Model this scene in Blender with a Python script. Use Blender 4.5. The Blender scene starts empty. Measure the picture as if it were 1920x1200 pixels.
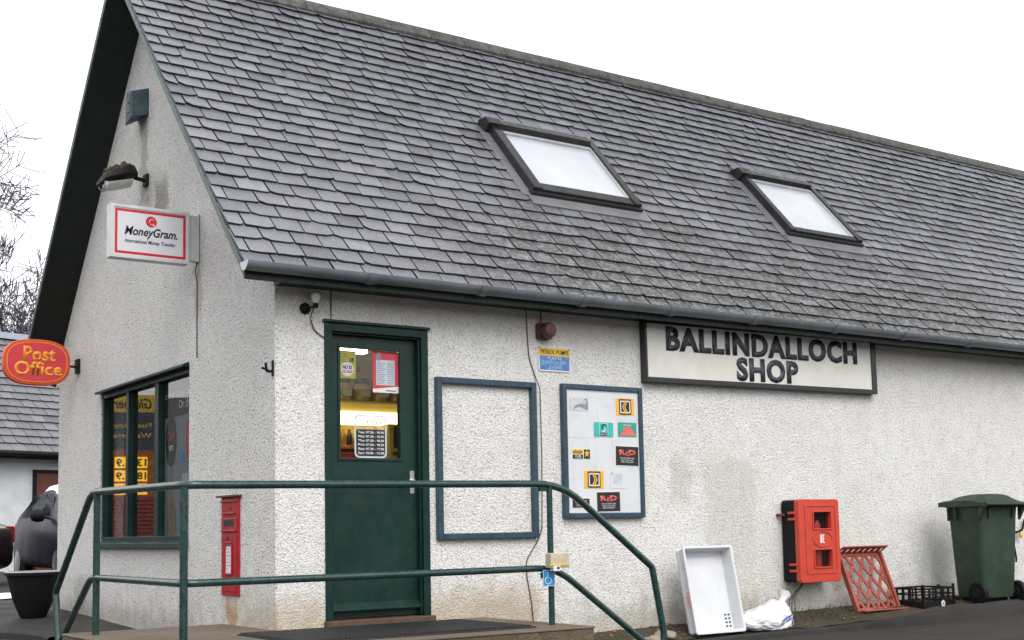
import bpy, bmesh, math, random
from mathutils import Vector, Matrix, noise
C = bpy.context.scene
COL = C.collection
R = math.radians
# ---------------------------------------------------------------- camera
def make_camera():
    yaw, pitch, roll = .605, .094, -.019
    f = Vector((math.sin(yaw)*math.cos(pitch), math.cos(yaw)*math.cos(pitch), math.sin(pitch)))
    r = Vector((math.cos(yaw), -math.sin(yaw), 0)); u = r.cross(f)
    r2 = r*math.cos(roll)+u*math.sin(roll); u2 = -r*math.sin(roll)+u*math.cos(roll)
    cd = bpy.data.cameras.new('camera'); cd.sensor_width = 36; cd.lens = 36*2418.0/1920
    cd.shift_x = 0; cd.shift_y = 168.1/1920; cd.clip_start = .1; cd.clip_end = 2000
    o = bpy.data.objects.new('camera', cd); COL.objects.link(o)
    m = Matrix((r2, u2, -f)).transposed().to_4x4(); m.translation = (-3.666, -8.155, .606)
    o.matrix_world = m; C.camera = o
make_camera()
# ---------------------------------------------------------------- sky, sun, exposure
SUN_EL, SUN_AZ = 48.0, 188.0        # azimuth from +y towards +x
w = bpy.data.worlds.new('World'); C.world = w; w.use_nodes = True
nt = w.node_tree; bg = nt.nodes['Background']
sky = nt.nodes.new('ShaderNodeTexSky'); sky.sky_type = 'NISHITA'; sky.sun_disc = False
sky.sun_elevation = R(SUN_EL); sky.sun_rotation = R(SUN_AZ); sky.air_density = 1.5; sky.dust_density = 4
mx = nt.nodes.new('ShaderNodeMix'); mx.data_type = 'RGBA'; mx.inputs[0].default_value = .88
nt.links.new(sky.outputs[0], mx.inputs[6]); mx.inputs[7].default_value = (9.6, 9.75, 10.0, 1)   # cloud deck
nt.links.new(mx.outputs[2], bg.inputs[0]); bg.inputs[1].default_value = .1
sd = bpy.data.lights.new('sun', 'SUN'); sd.energy = 1.25; sd.angle = R(40); sd.color = (1, .97, .93)
so = bpy.data.objects.new('sun', sd); COL.objects.link(so)
dv = Vector((math.sin(R(SUN_AZ))*math.cos(R(SUN_EL)), math.cos(R(SUN_AZ))*math.cos(R(SUN_EL)), math.sin(R(SUN_EL))))
so.rotation_euler = dv.to_track_quat('Z', 'Y').to_euler()
C.view_settings.view_transform = 'Standard'; C.view_settings.look = 'None'
C.view_settings.gamma = 1; C.view_settings.use_curve_mapping = False
C.view_settings.exposure = .86
# ---------------------------------------------------------------- helpers
class MB:
    def __init__(s): s.v = []; s.f = []; s.m = []; s.c = None
    def add(s, vs, fs, m=0):
        b = len(s.v); s.v += [tuple(p) for p in vs]
        for q in fs: s.f.append([b+i for i in q]); s.m.append(m)
    def box(s, x0, x1, y0, y1, z0, z1, m=0):
        vs = [(x, y, z) for z in (z0, z1) for y in (y0, y1) for x in (x0, x1)]
        s.add(vs, [(0,2,3,1),(4,5,7,6),(0,1,5,4),(2,6,7,3),(0,4,6,2),(1,3,7,5)], m); return s
    def prism(s, poly, w0, w1, m=0, axis=2):
        n = len(poly)
        def P(a, b, w): return {2:(a,b,w), 1:(a,w,b), 0:(w,a,b)}[axis]
        vs = [P(a,b,w0) for a,b in poly]+[P(a,b,w1) for a,b in poly]
        fs = [tuple(range(n))[::-1], tuple(range(n,2*n))]+[(i,(i+1)%n,n+(i+1)%n,n+i) for i in range(n)]
        s.add(vs, fs, m); return s
    def rbox(s, u0, u1, v0, v1, w0, w1, r, m=0, n=5, axis=2):
        return s.prism(rrect(u0,u1,v0,v1,r,n), w0, w1, m, axis)
    def ring(s, outer, inner, w0, w1, m=0):        # frame between two polygons of equal count
        n = len(outer)
        vs = [(a,b,w) for w in (w0,w1) for P in (outer,inner) for a,b in P]
        fs = []
        for i in range(n):
            j = (i+1)%n
            fs += [(2*n+i,2*n+j,3*n+j,3*n+i),(j,i,n+i,n+j),(i,j,2*n+j,2*n+i),(n+j,n+i,3*n+i,3*n+j)]
        s.add(vs, fs, m); return s
    def tube(s, pts, r, n=10, m=0, cap=True):
        pts = [Vector(p) for p in pts]; k = len(pts)
        rs = r if isinstance(r, (list, tuple)) else [r]*k
        t0 = (pts[1]-pts[0]).normalized()
        a = t0.orthogonal().normalized(); vs = []
        for i, p in enumerate(pts):
            t = ((pts[min(i+1,k-1)]-p).normalized()+(p-pts[max(i-1,0)]).normalized())
            t = t.normalized() if t.length > 1e-6 else t0
            a = (a-t*a.dot(t)); a = a.normalized() if a.length > 1e-6 else t.orthogonal().normalized()
            b = t.cross(a)
            for j in range(n):
                q = 2*math.pi*j/n; vs.append(p+(a*math.cos(q)+b*math.sin(q))*rs[i])
        fs = [(i*n+j, i*n+(j+1)%n, (i+1)*n+(j+1)%n, (i+1)*n+j) for i in range(k-1) for j in range(n)]
        if cap: fs += [tuple(range(n))[::-1], tuple(range((k-1)*n, k*n))]
        s.add(vs, fs, m); return s
    def lathe(s, prof, n=20, m=0, c=(0,0,0), axis=2):
        vs = []
        for r, z in prof:
            for j in range(n):
                q = 2*math.pi*j/n; a, b = r*math.cos(q), r*math.sin(q)
                p = {2:(a,b,z), 1:(b,z,a), 0:(z,a,b)}[axis]
                vs.append((p[0]+c[0], p[1]+c[1], p[2]+c[2]))
        k = len(prof)
        fs = [(i*n+j, i*n+(j+1)%n, (i+1)*n+(j+1)%n, (i+1)*n+j) for i in range(k-1) for j in range(n)]
        fs += [tuple(range(n))[::-1], tuple(range((k-1)*n, k*n))]
        s.add(vs, fs, m); return s
    def build(s, name, mats, parent=None, bevel=0, smooth=False, seg=2):
        me = bpy.data.meshes.new(name); me.from_pydata(s.v, [], s.f)
        if not isinstance(mats, (list, tuple)): mats = [mats]
        for mm in mats: me.materials.append(mm)
        me.polygons.foreach_set('material_index', s.m)
        if s.c is not None:
            ca = me.color_attributes.new('tone', 'FLOAT_COLOR', 'CORNER')
            fl = []
            for p, c in zip(me.polygons, s.c):
                for _ in p.vertices: fl += [c[0], c[1], c[2], 1]
            ca.data.foreach_set('color', fl)
        me.update()
        bm = bmesh.new(); bm.from_mesh(me)
        if s.c is None: bmesh.ops.recalc_face_normals(bm, faces=bm.faces)
        bm.to_mesh(me); bm.free()
        o = bpy.data.objects.new(name, me); COL.objects.link(o)
        if parent is not None: o.parent = parent
        if smooth:
            me.polygons.foreach_set('use_smooth', [True]*len(me.polygons))
            me.set_sharp_from_angle(angle=R(40))
        if bevel:
            b = o.modifiers.new('bevel', 'BEVEL'); b.width = bevel; b.segments = seg; b.limit_method = 'ANGLE'; b.angle_limit = R(35)
        return o
def rrect(u0, u1, v0, v1, r, n=5):
    pts = []
    for cx, cy, a0 in ((u1-r,v0+r,-90),(u1-r,v1-r,0),(u0+r,v1-r,90),(u0+r,v0+r,180)):
        for i in range(n+1):
            a = R(a0+90*i/n); pts.append((cx+r*math.cos(a), cy+r*math.sin(a)))
    return pts
def circle(cx, cy, r, n=24, ry=None):
    return [(cx+r*math.cos(2*math.pi*i/n), cy+(ry or r)*math.sin(2*math.pi*i/n)) for i in range(n)]
def fillet(pts, rad, n=6):
    pts = [Vector(p) for p in pts]; out = [pts[0]]
    for i in range(1, len(pts)-1):
        p = pts[i]; a = (pts[i-1]-p); b = (pts[i+1]-p)
        r = rad[i-1] if isinstance(rad, (list, tuple)) else rad
        r = min(r, a.length*.45, b.length*.45)
        A = p+a.normalized()*r; B = p+b.normalized()*r
        for k in range(n+1):
            t = k/n; out.append(A*(1-t)**2+p*2*t*(1-t)+B*t*t)
    out.append(pts[-1]); return out
def tag(o, label=None, cat=None, group=None, kind=None):
    if label: o['label'] = label
    if cat: o['category'] = cat
    if group: o['group'] = group
    if kind: o['kind'] = kind
    return o
def empty(name, loc=(0,0,0), label=None, cat=None, group=None, mat=None, rz=0):
    o = bpy.data.objects.new(name, None); o.empty_display_size = .1; COL.objects.link(o)
    if mat is not None: o.matrix_world = mat
    else: o.location = loc; o.rotation_euler = (0,0,rz)
    return tag(o, label, cat, group)
def frame(origin, right, up):
    r = Vector(right).normalized(); u = Vector(up); u = (u-r*u.dot(r)).normalized(); n = r.cross(u)
    m = Matrix((r, u, n)).transposed().to_4x4(); m.translation = origin; return m
def on_front(x, z, y=0.0): return frame((x, y, z), (1,0,0), (0,0,1))
def on_gable(y, z, x=0.0): return frame((x, y, z), (0,-1,0), (0,0,1))
def copy_tree(o, parent=None):
    c = o.copy(); COL.objects.link(c)
    if parent is not None: c.parent = parent
    for ch in [q for q in o.children]: copy_tree(ch, c)
    return c
def text(name, s, u0, u1, v0, v1, wz, mat, parent, bold=0.0, shear=0.0, ext=.0008, align='CENTER', keep=False, space=1.0, lines=1.0):
    cu = bpy.data.curves.new(name, 'FONT'); cu.body = s; cu.size = 1; cu.align_x = align
    cu.offset = bold; cu.shear = shear; cu.resolution_u = 3; cu.space_character = space; cu.space_line = lines
    t = bpy.data.objects.new(name, cu); COL.objects.link(t)
    dg = bpy.context.evaluated_depsgraph_get(); dg.update()
    me = bpy.data.meshes.new_from_object(t.evaluated_get(dg))
    bpy.data.objects.remove(t); bpy.data.curves.remove(cu)
    xs = [v.co.x for v in me.vertices]; ys = [v.co.y for v in me.vertices]
    ax, bx, ay, by = min(xs), max(xs), min(ys), max(ys)
    sx = (u1-u0)/(bx-ax); sy = (v1-v0)/(by-ay)
    ox, oy = u0, v0
    if keep:
        sc = min(abs(sx), sy); ox = (u0+u1)/2-(bx-ax)*sc/2 if align == 'CENTER' else u0; oy = (v0+v1)/2-(by-ay)*sc/2; sx = sy = sc
    bm = bmesh.new(); bm.from_mesh(me)
    for v in bm.verts: v.co = ((v.co.x-ax)*sx+ox, (v.co.y-ay)*sy+oy, 0)
    top = bmesh.ops.extrude_face_region(bm, geom=bm.faces[:])
    for e in top['geom']:
        if isinstance(e, bmesh.types.BMVert): e.co.z = ext
    bmesh.ops.recalc_face_normals(bm, faces=bm.faces)
    bm.to_mesh(me); bm.free(); me.name = name
    me.materials.clear(); me.materials.append(mat)
    o = bpy.data.objects.new(name, me); COL.objects.link(o); o.parent = parent; o.location = (0, 0, wz)
    return o
# ---------------------------------------------------------------- materials
class N:
    def __init__(s, name):
        s.m = bpy.data.materials.new(name); s.m.use_nodes = True; s.t = s.m.node_tree; s.b = s.t.nodes['Principled BSDF']
        s.tc = s.t.nodes.new('ShaderNodeTexCoord'); s.co = s.tc.outputs['Object']
    def n(s, ty, **kw):
        o = s.t.nodes.new(ty)
        for k, v in kw.items(): setattr(o, k, v)
        return o
    def link(s, a, b): s.t.links.new(a, b)
    def noise(s, scale, detail=3, rough=.55, co=None, dist=0, out=0, stretch=None):
        o = s.n('ShaderNodeTexNoise'); o.inputs['Scale'].default_value = scale; o.inputs['Detail'].default_value = detail
        o.inputs['Roughness'].default_value = rough; o.inputs['Distortion'].default_value = dist
        c = co or s.co
        if stretch:
            mp = s.n('ShaderNodeMapping'); mp.inputs['Scale'].default_value = stretch; s.link(c, mp.inputs[0]); c = mp.outputs[0]
        s.link(c, o.inputs['Vector']); return o.outputs[out]
    def ramp(s, fac, stops):
        o = s.n('ShaderNodeValToRGB'); e = o.color_ramp.elements
        while len(e) < len(stops): e.new(.5)
        for el, (p, c) in zip(e, stops):
            el.position = p; el.color = (c, c, c, 1) if isinstance(c, (int, float)) else (*c, 1)
        s.link(fac, o.inputs[0]); return o.outputs[0]
    def mix(s, fac, a, b, mode='MIX'):
        o = s.n('ShaderNodeMix', data_type='RGBA', blend_type=mode)
        for v, i in ((fac, 0), (a, 6), (b, 7)):
            if isinstance(v, (int, float)): o.inputs[i].default_value = v if i == 0 else (v, v, v, 1)
            elif isinstance(v, tuple): o.inputs[i].default_value = (*v, 1)
            else: s.link(v, o.inputs[i])
        return o.outputs[2]
    def math(s, op, a, b=0.0, c=None):
        o = s.n('ShaderNodeMath', operation=op)
        for i, v in enumerate((a, b, c)):
            if v is None: continue
            if isinstance(v, (int, float)): o.inputs[i].default_value = v
            else: s.link(v, o.inputs[i])
        return o.outputs[0]
    def sep(s, co=None):
        o = s.n('ShaderNodeSeparateXYZ'); s.link(co or s.co, o.inputs[0]); return o.outputs
    def step(s, v, a, b):            # smooth 0..1 as v goes a..b
        o = s.n('ShaderNodeMapRange', interpolation_type='SMOOTHSTEP')
        s.link(v, o.inputs[0]); 
        if a < b: vals = (a, b, 0, 1)
        else: vals = (b, a, 1, 0)
        for i, q in enumerate(vals): o.inputs[i+1].default_value = q
        return o.outputs[0]
    def band(s, v, a, b, soft):
        return s.math('MULTIPLY', s.step(v, a-soft, a+soft), s.step(v, b+soft, b-soft))
    def bump(s, h, strength, dist):
        o = s.n('ShaderNodeBump'); o.inputs['Strength'].default_value = strength; o.inputs['Distance'].default_value = dist
        s.link(h, o.inputs['Height']); s.link(o.outputs[0], s.b.inputs['Normal']); return o
    def col(s, c): s.link(c, s.b.inputs['Base Color']) if not isinstance(c, tuple) else setattr(s.b.inputs['Base Color'], 'default_value', (*c, 1))
    def rough(s, r):
        if isinstance(r, (int, float)): s.b.inputs['Roughness'].default_value = r
        else: s.link(r, s.b.inputs['Roughness'])
def pm(name, col, rough=.5, var=.12, scale=9, metal=0, bump=0, bscale=60, spec=.5, dirt=None, dirtamt=.5, coat=0):
    k = N(name); f = k.noise(scale, 4)
    a = tuple(c*(1-var) for c in col); b = tuple(min(1, c*(1+var)) for c in col)
    c = k.mix(k.ramp(f, [(.3, 0), (.7, 1)]), a, b)
    if dirt:
        d = k.ramp(k.noise(scale*1.7, 6, .7), [(.5, 0), (.72, dirtamt)]); c = k.mix(d, c, dirt)
    k.col(c); k.rough(k.ramp(k.noise(scale*2.3, 3), [(.3, max(0, rough-.08)), (.7, min(1, rough+.1))]))
    k.b.inputs['Metallic'].default_value = metal; k.b.inputs['Specular IOR Level'].default_value = spec
    k.b.inputs['Coat Weight'].default_value = coat
    if bump: k.bump(k.noise(bscale, 3), .6, bump)
    return k.m
def emis(name, col, strength):
    k = N(name); k.col(col); k.b.inputs['Emission Color'].default_value = (*col, 1); k.b.inputs['Emission Strength'].default_value = strength
    return k.m
def glass(name, refl=.08, tint=(.93, .96, .95), rough=.01):
    k = N(name); t = k.t
    tr = k.n('ShaderNodeBsdfTransparent'); tr.inputs[0].default_value = (*tint, 1)
    gl = k.n('ShaderNodeBsdfGlossy'); gl.inputs['Roughness'].default_value = rough
    fr = k.n('ShaderNodeFresnel'); fr.inputs[0].default_value = 1.5
    mxs = k.n('ShaderNodeMixShader'); ge = k.n('ShaderNodeNewGeometry'); fac = k.math('MULTIPLY', k.math('ADD', fr.outputs[0], refl), k.math('SUBTRACT', 1.0, ge.outputs['Backfacing']))
    k.link(fac, mxs.inputs[0]); k.link(tr.outputs[0], mxs.inputs[1]); k.link(gl.outputs[0], mxs.inputs[2])
    k.link(mxs.outputs[0], t.nodes['Material Output'].inputs[0]); return k.m
def harl():
    k = N('harled_paint'); X, Y, Z = k.sep()
    big = k.noise(1.3, 4, .6); mid = k.noise(7, 4, .6)
    base = k.mix(k.ramp(big, [(.3, 0), (.7, 1)]), (.74, .73, .705), (.82, .815, .80))
    base = k.mix(k.ramp(mid, [(.45, 0), (.75, .45)]), base, (.55, .53, .49))
    front = k.math('LESS_THAN', Y, .02)
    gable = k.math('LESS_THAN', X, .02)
    # gable mixed towards a greyer tone
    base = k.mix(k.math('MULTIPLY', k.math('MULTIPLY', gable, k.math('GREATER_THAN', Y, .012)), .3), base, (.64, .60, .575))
    pits = k.ramp(k.noise(58, 2, .6, dist=.6), [(.37, 1), (.46, 0)])
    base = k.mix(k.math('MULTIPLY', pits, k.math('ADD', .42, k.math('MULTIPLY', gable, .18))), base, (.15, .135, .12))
    pits2 = k.ramp(k.noise(110, 2, .5), [(.34, 1), (.44, 0)])
    base = k.mix(k.math('MULTIPLY', pits2, .45), base, (.17, .155, .14))
    chips = k.ramp(k.noise(70, 2, .5), [(.60, 0), (.68, .5)])
    base = k.mix(chips, base, (.80, .79, .78))
    wob = k.math('MULTIPLY', k.math('SUBTRACT', k.noise(9, 4, .6), .5), .35)
    Xw = k.math('ADD', X, wob); Zw = k.math('ADD', Z, wob); Yw = k.math('ADD', Y, wob)
    def stain(b, mask, col, amt): return k.mix(k.math('MULTIPLY', mask, amt), b, col)
    def fr(x0, x1, z0, z1, sx=.04, sz=.05): return k.math('MULTIPLY', front, k.math('MULTIPLY', k.band(Xw, x0, x1, sx), k.band(Zw, z0, z1, sz)))
    def gb(y0, y1, z0, z1, sy=.05, sz=.12): return k.math('MULTIPLY', gable, k.math('MULTIPLY', k.band(Yw, y0, y1, sy), k.band(Zw, z0, z1, sz)))
    tan = (.36, .31, .25)
    base = stain(base, fr(3.58, 3.80, .81, 1.23), tan, .32)
    base = stain(base, fr(3.95, 4.56, -.1, 1.2, .05, .06), tan, .24)
    base = stain(base, fr(1.22, 2.2, -.2, .16, .1, .14), (.42, .29, .15), .55)
    base = stain(base, fr(-.2, .40, -.2, .12, .06, .12), (.42, .29, .15), .5)
    base = stain(base, fr(2.6, 9, -.3, -.02, .2, .09), (.30, .27, .21), .5)
    base = stain(base, fr(.0, 14, 2.12, 2.5, .2, .14), (.38, .33, .27), .28)
    drip = k.math('MULTIPLY', k.ramp(k.noise(2.2, 4, .6, stretch=(4.5, 1, .35)), [(.50, 0), (.66, 1)]), k.step(Z, .9, 2.3))
    base = stain(base, k.math('MULTIPLY', front, drip), (.42, .38, .32), .08)
    splash = k.math('MULTIPLY', k.ramp(k.noise(7, 5, .7), [(.40, 0), (.62, 1)]), k.step(Z, .42, -.15))
    base = stain(base, splash, (.36, .31, .24), .35)
    base = stain(base, gb(.66, .86, -.1, .15), (.42, .20, .06), .75)
    base = stain(base, gb(-.1, .6, -.2, .1, .1), (.42, .29, .15), .45)
    base = stain(base, gb(2.66, 2.86, 3.55, 4.28), (.25, .22, .18), .55)
    base = stain(base, gb(2.15, 2.45, 3.1, 3.62), (.16, .14, .12), .6)
    base = stain(base, gb(1.38, 1.52, 2.3, 2.76), (.28, .22, .15), .5)
    base = stain(base, gb(1.5, 5.4, -.3, .0, .1, .1), (.26, .22, .18), .5)
    k.col(base); k.rough(.85); k.b.inputs['Specular IOR Level'].default_value = .3
    h = k.math('ADD', k.math('MULTIPLY', k.noise(58, 2, .6, dist=.6), 1.0), k.math('MULTIPLY', k.noise(110, 2, .5), .6))
    k.bump(h, .9, .016); return k.m
def slate_mat(name, base=(.192, .198, .225), lichen=True):
    k = N(name)
    at = k.n('ShaderNodeAttribute', attribute_name='tone'); X, Y, Z = k.sep()
    c = k.mix(1.0, base, at.outputs['Color'], 'MULTIPLY')
    c = k.mix(k.ramp(k.noise(14, 5, .65), [(.35, 0), (.75, .5)]), c, (.12, .115, .13))
    c = k.mix(k.ramp(k.noise(75, 3, .6), [(.55, 0), (.72, .65)]), c, (.33, .33, .36))
    if lichen:
        edge = k.step(k.math('ADD', Y, k.math('MULTIPLY', k.noise(1.1, 4, .6), 2.6)), 3.0, 1.9)   # roof-local Y runs up the slope
        right = k.step(X, .6, 2.6)
        patch = k.math('MULTIPLY', k.math('MULTIPLY', edge, right), k.ramp(k.noise(16, 6, .75), [(.42, 0), (.50, 1)]))
        c = k.mix(k.math('MULTIPLY', patch, .85), c, (.06, .058, .052))
        pale = k.math('MULTIPLY', k.math('MULTIPLY', edge, right), k.ramp(k.noise(34, 5, .7), [(.56, 0), (.62, 1)]))
        c = k.mix(k.math('MULTIPLY', pale, .8), c, (.36, .37, .34))
        ridge = k.math('MULTIPLY', k.step(Y, 3.6, 4.3), k.ramp(k.noise(5, 5, .7), [(.5, 0), (.66, .6)]))
        c = k.mix(ridge, c, (.16, .14, .08))
    k.col(c); k.rough(k.ramp(k.noise(10, 4, .6), [(.3, .34), (.75, .55)])); k.b.inputs['Specular IOR Level'].default_value = .55
    k.bump(k.noise(40, 4, .6, stretch=(1, .5, 1)), .45, .006); return k.m
def ground_mat(name, a, b, speck=(.2, .19, .17), wet=(.25, .7), bscale=160, bd=.006, moss=None):
    k = N(name); c = k.mix(k.ramp(k.noise(.9, 5, .6), [(.35, 0), (.68, 1)]), a, b)
    c = k.mix(k.ramp(k.noise(140, 2, .6), [(.62, 0), (.74, .6)]), c, speck)
    c = k.mix(k.ramp(k.noise(60, 2, .6), [(.30, .7), (.42, 0)]), c, tuple(v*.45 for v in a))
    if moss: c = k.mix(k.ramp(k.noise(6, 6, .7), [(.50, 0), (.66, .8)]), c, moss)
    k.col(c); k.rough(k.ramp(k.noise(1.6, 4, .6), [(.38, wet[0]), (.62, wet[1])]))
    k.b.inputs['Specular IOR Level'].default_value = .35
    k.bump(k.math('ADD', k.noise(bscale, 3), k.math('MULTIPLY', k.noise(25, 4), 1.2)), .8, bd); return k.m
M = {}
M['harl'] = harl()
M['slate'] = slate_mat('wet_slate')
M['slate_edge_shade'] = pm('slate_edge_shade', (.030, .029, .034), .5, .3, 30)  # near-black edge colour paints in the shadow lines between slates
M['slate_far'] = slate_mat('far_slate', (.115, .118, .125), False)
M['green'] = pm('dark_green_gloss', (.0045, .026, .020), .36, .25, 5, bump=.0006, bscale=30, spec=.35, dirt=(.018, .036, .030), dirtamt=.5)
M['green_frame'] = pm('dark_green_frame', (.005, .026, .022), .42, .3, 12, dirt=(.025, .04, .035), dirtamt=.25, spec=.25)
M['soffit'] = pm('dark_soffit_paint', (.004, .010, .008), .55, .3, 7)
M['barge'] = pm('bargeboard_paint', (.010, .026, .022), .5, .25, 9, dirt=(.05, .07, .06), dirtamt=.3)
M['verge'] = pm('verge_grey_green', (.13, .17, .165), .6, .25, 14, dirt=(.25, .27, .25), dirtamt=.5)
M['gutter'] = pm('grey_gutter', (.12, .138, .155), .42, .2, 4, dirt=(.17, .18, .18), dirtamt=.5)
M['rail'] = pm('rail_paint', (.007, .037, .035), .28, .3, 14, dirt=(.055, .085, .075), dirtamt=.55, bump=.0008, bscale=90, coat=.3)
M['blueframe'] = pm('blue_grey_frame', (.020, .050, .078), .38, .22, 16, dirt=(.11, .14, .16), dirtamt=.35)
M['white'] = pm('white_enamel', (.70, .70, .69), .4, .04, 6, dirt=(.45, .43, .38), dirtamt=.25)
M['cream'] = pm('sign_cream', (.66, .645, .60), .42, .05, 3, dirt=(.42, .39, .33), dirtamt=.35)
M['board'] = pm('board_white', (.62, .64, .67), .4, .04, 4, dirt=(.42, .42, .42), dirtamt=.3)
M['black'] = pm('sign_black', (.018, .02, .022), .4, .2, 11)
M['ink'] = pm('ink_black', (.012, .012, .016), .5, .1, 20)
M['navy'] = pm('ink_navy', (.012, .013, .05), .5, .1, 20)
M['letter'] = pm('letter_charcoal', (.034, .039, .052), .45, .3, 18, dirt=(.075, .085, .10), dirtamt=.5)
M['silver'] = pm('silver_case', (.58, .59, .60), .4, .08, 8, metal=0)
M['alu'] = pm('brushed_metal', (.6, .6, .6), .28, .1, 30, metal=.9)
M['facegrey'] = pm('lightbox_face', (.66, .67, .71), .35, .04, 3)
M['red'] = pm('sign_red', (.56, .022, .035), .4, .08, 10)
M['pored'] = pm('oval_red', (.60, .045, .060), .38, .1, 5)
M['poedge'] = pm('oval_edge', (.62, .075, .022), .42, .15, 6)
M['gold'] = pm('sign_gold', (.88, .32, .03), .4, .12, 22)
M['postred'] = pm('post_red', (.36, .010, .016), .36, .25, 16, dirt=(.13, .015, .015), dirtamt=.6, bump=.001, bscale=60)
M['firered'] = pm('cabinet_red', (.53, .052, .028), .42, .10, 6, bump=.0006, bscale=220, dirt=(.42, .05, .035), dirtamt=.6)
M['plasblack'] = pm('black_plastic', (.007, .0075, .009), .6, .2, 14, bump=.0006, bscale=200, spec=.18)
M['binGreen'] = pm('bin_green', (.024, .046, .028), .55, .16, 5, bump=.0008, bscale=160, dirt=(.065, .085, .06), dirtamt=.45, spec=.35)
M['crateRed'] = pm('crate_red', (.30, .062, .042), .5, .2, 8, dirt=(.20, .04, .03), dirtamt=.6)
M['crateWhite'] = pm('crate_white', (.62, .635, .66), .4, .06, 5, dirt=(.50, .48, .44), dirtamt=.35)
M['bag'] = pm('sack_white', (.70, .70, .72), .32, .05, 6)
M['bagblue'] = pm('sack_blue', (.03, .09, .50), .4, .15, 20)
M['yellow'] = pm('card_yellow', (.80, .42, .03), .4, .1, 12)
M['petyellow'] = pm('plate_yellow', (.72, .46, .06), .45, .1, 12, dirt=(.3, .2, .05), dirtamt=.5)
M['petblue'] = pm('plate_blue', (.06, .20, .50), .45, .25, 9, dirt=(.36, .44, .55), dirtamt=.9)
M['faded'] = pm('faded_white', (.44, .52, .62), .5, .06, 20)
M['teal'] = pm('card_teal', (.04, .42, .38), .4, .1, 15)
M['teal2'] = pm('card_green', (.03, .30, .24), .4, .1, 15)
M['coral'] = pm('card_coral', (.75, .13, .10), .4, .1, 15)
M['palegrey'] = pm('card_grey', (.52, .54, .58), .45, .08, 15)
M['midgrey'] = pm('print_grey', (.23, .24, .29), .5, .2, 25)
M['paleblue'] = pm('print_blue', (.48, .54, .62), .45, .1, 15)
M['wcblue'] = pm('badge_blue', (.02, .26, .60), .35, .08, 10)
M['beige'] = pm('beige_plastic', (.50, .45, .33), .4, .12, 12, dirt=(.35, .30, .2), dirtamt=.5)
M['rust'] = pm('rust_brown', (.15, .045, .03), .75, .35, 25, bump=.002, bscale=90)
M['sounder'] = pm('sounder_red', (.085, .026, .022), .5, .3, 20, dirt=(.08, .05, .04), dirtamt=.6)
M['darkalu'] = pm('bronze_frame', (.030, .030, .030), .38, .25, 9, metal=.25, dirt=(.08, .075, .065), dirtamt=.5)
M['lead'] = pm('lead_flashing', (.24, .24, .26), .45, .12, 6, metal=.2)
M['roofpane'] = pm('opal_pane', (.66, .69, .75), .16, .05, 1.5, dirt=(.58, .60, .62), dirtamt=.5)
M['glass'] = glass('door_glass', .015)
M['glasswin'] = glass('window_glass', .07, (.82, .84, .84))
M['smoke'] = glass('cabinet_window', .02, (.85, .82, .82))
M['cable'] = pm('cable_black', (.02, .02, .022), .5, .1, 20)
M['cablegrey'] = pm('cable_grey', (.10, .09, .085), .6, .2, 20)
M['concrete'] = ground_mat('landing_concrete', (.105, .082, .062), (.165, .132, .10), (.25, .21, .17), (.5, .85), 120, .004, (.10, .085, .05))
M['riser'] = ground_mat('mossy_riser', (.085, .062, .040), (.13, .10, .065), (.22, .19, .14), (.6, .9), 60, .012, (.055, .060, .028))
M['asphalt'] = ground_mat('wet_asphalt', (.022, .020, .018), (.038, .034, .029), (.17, .14, .11), (.62, .92), 170, .006)
M['soil'] = ground_mat('verge_soil', (.042, .034, .024), (.075, .058, .038), (.14, .11, .07), (.7, .95), 70, .02, (.035, .045, .018))
M['kerb'] = ground_mat('kerb_stone', (.018, .0175, .017), (.034, .032, .031), (.08, .075, .07), (.7, .95), 110, .005)
M['stone'] = pm('field_stone', (.26, .23, .18), .8, .35, 14, bump=.006, bscale=40, dirt=(.09, .085, .05), dirtamt=.8)
M['rubber'] = pm('rubber_mat', (.020, .020, .021), .6, .25, 12, dirt=(.05, .045, .04), dirtamt=.4)
M['moss'] = pm('moss_brown', (.050, .040, .018), .9, .5, 40, bump=.01, bscale=60)
M['lampblack'] = pm('lamp_black', (.010, .011, .010), .65, .3, 20, spec=.25)
M['frost'] = pm('frosted_lens', (.62, .61, .58), .25, .08, 9)
M['ventblue'] = pm('weathered_blue', (.036, .080, .105), .55, .45, 11, dirt=(.13, .085, .05), dirtamt=.85, bump=.002, bscale=50)
M['ridge'] = pm('ridge_concrete', (.21, .215, .195), .85, .35, 7, dirt=(.06, .062, .038), dirtamt=.95, bump=.012, bscale=35)
M['grass'] = pm('winter_grass', (.055, .070, .022), .8, .4, 6)
M['deadleaf'] = pm('dead_leaf', (.24, .14, .055), .8, .4, 12)
M['bark'] = pm('winter_bark', (.085, .072, .10), .85, .3, 5)
M['snow'] = pm('thin_snow', (.80, .82, .86), .6, .05, 8, bump=.01, bscale=20)
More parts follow.
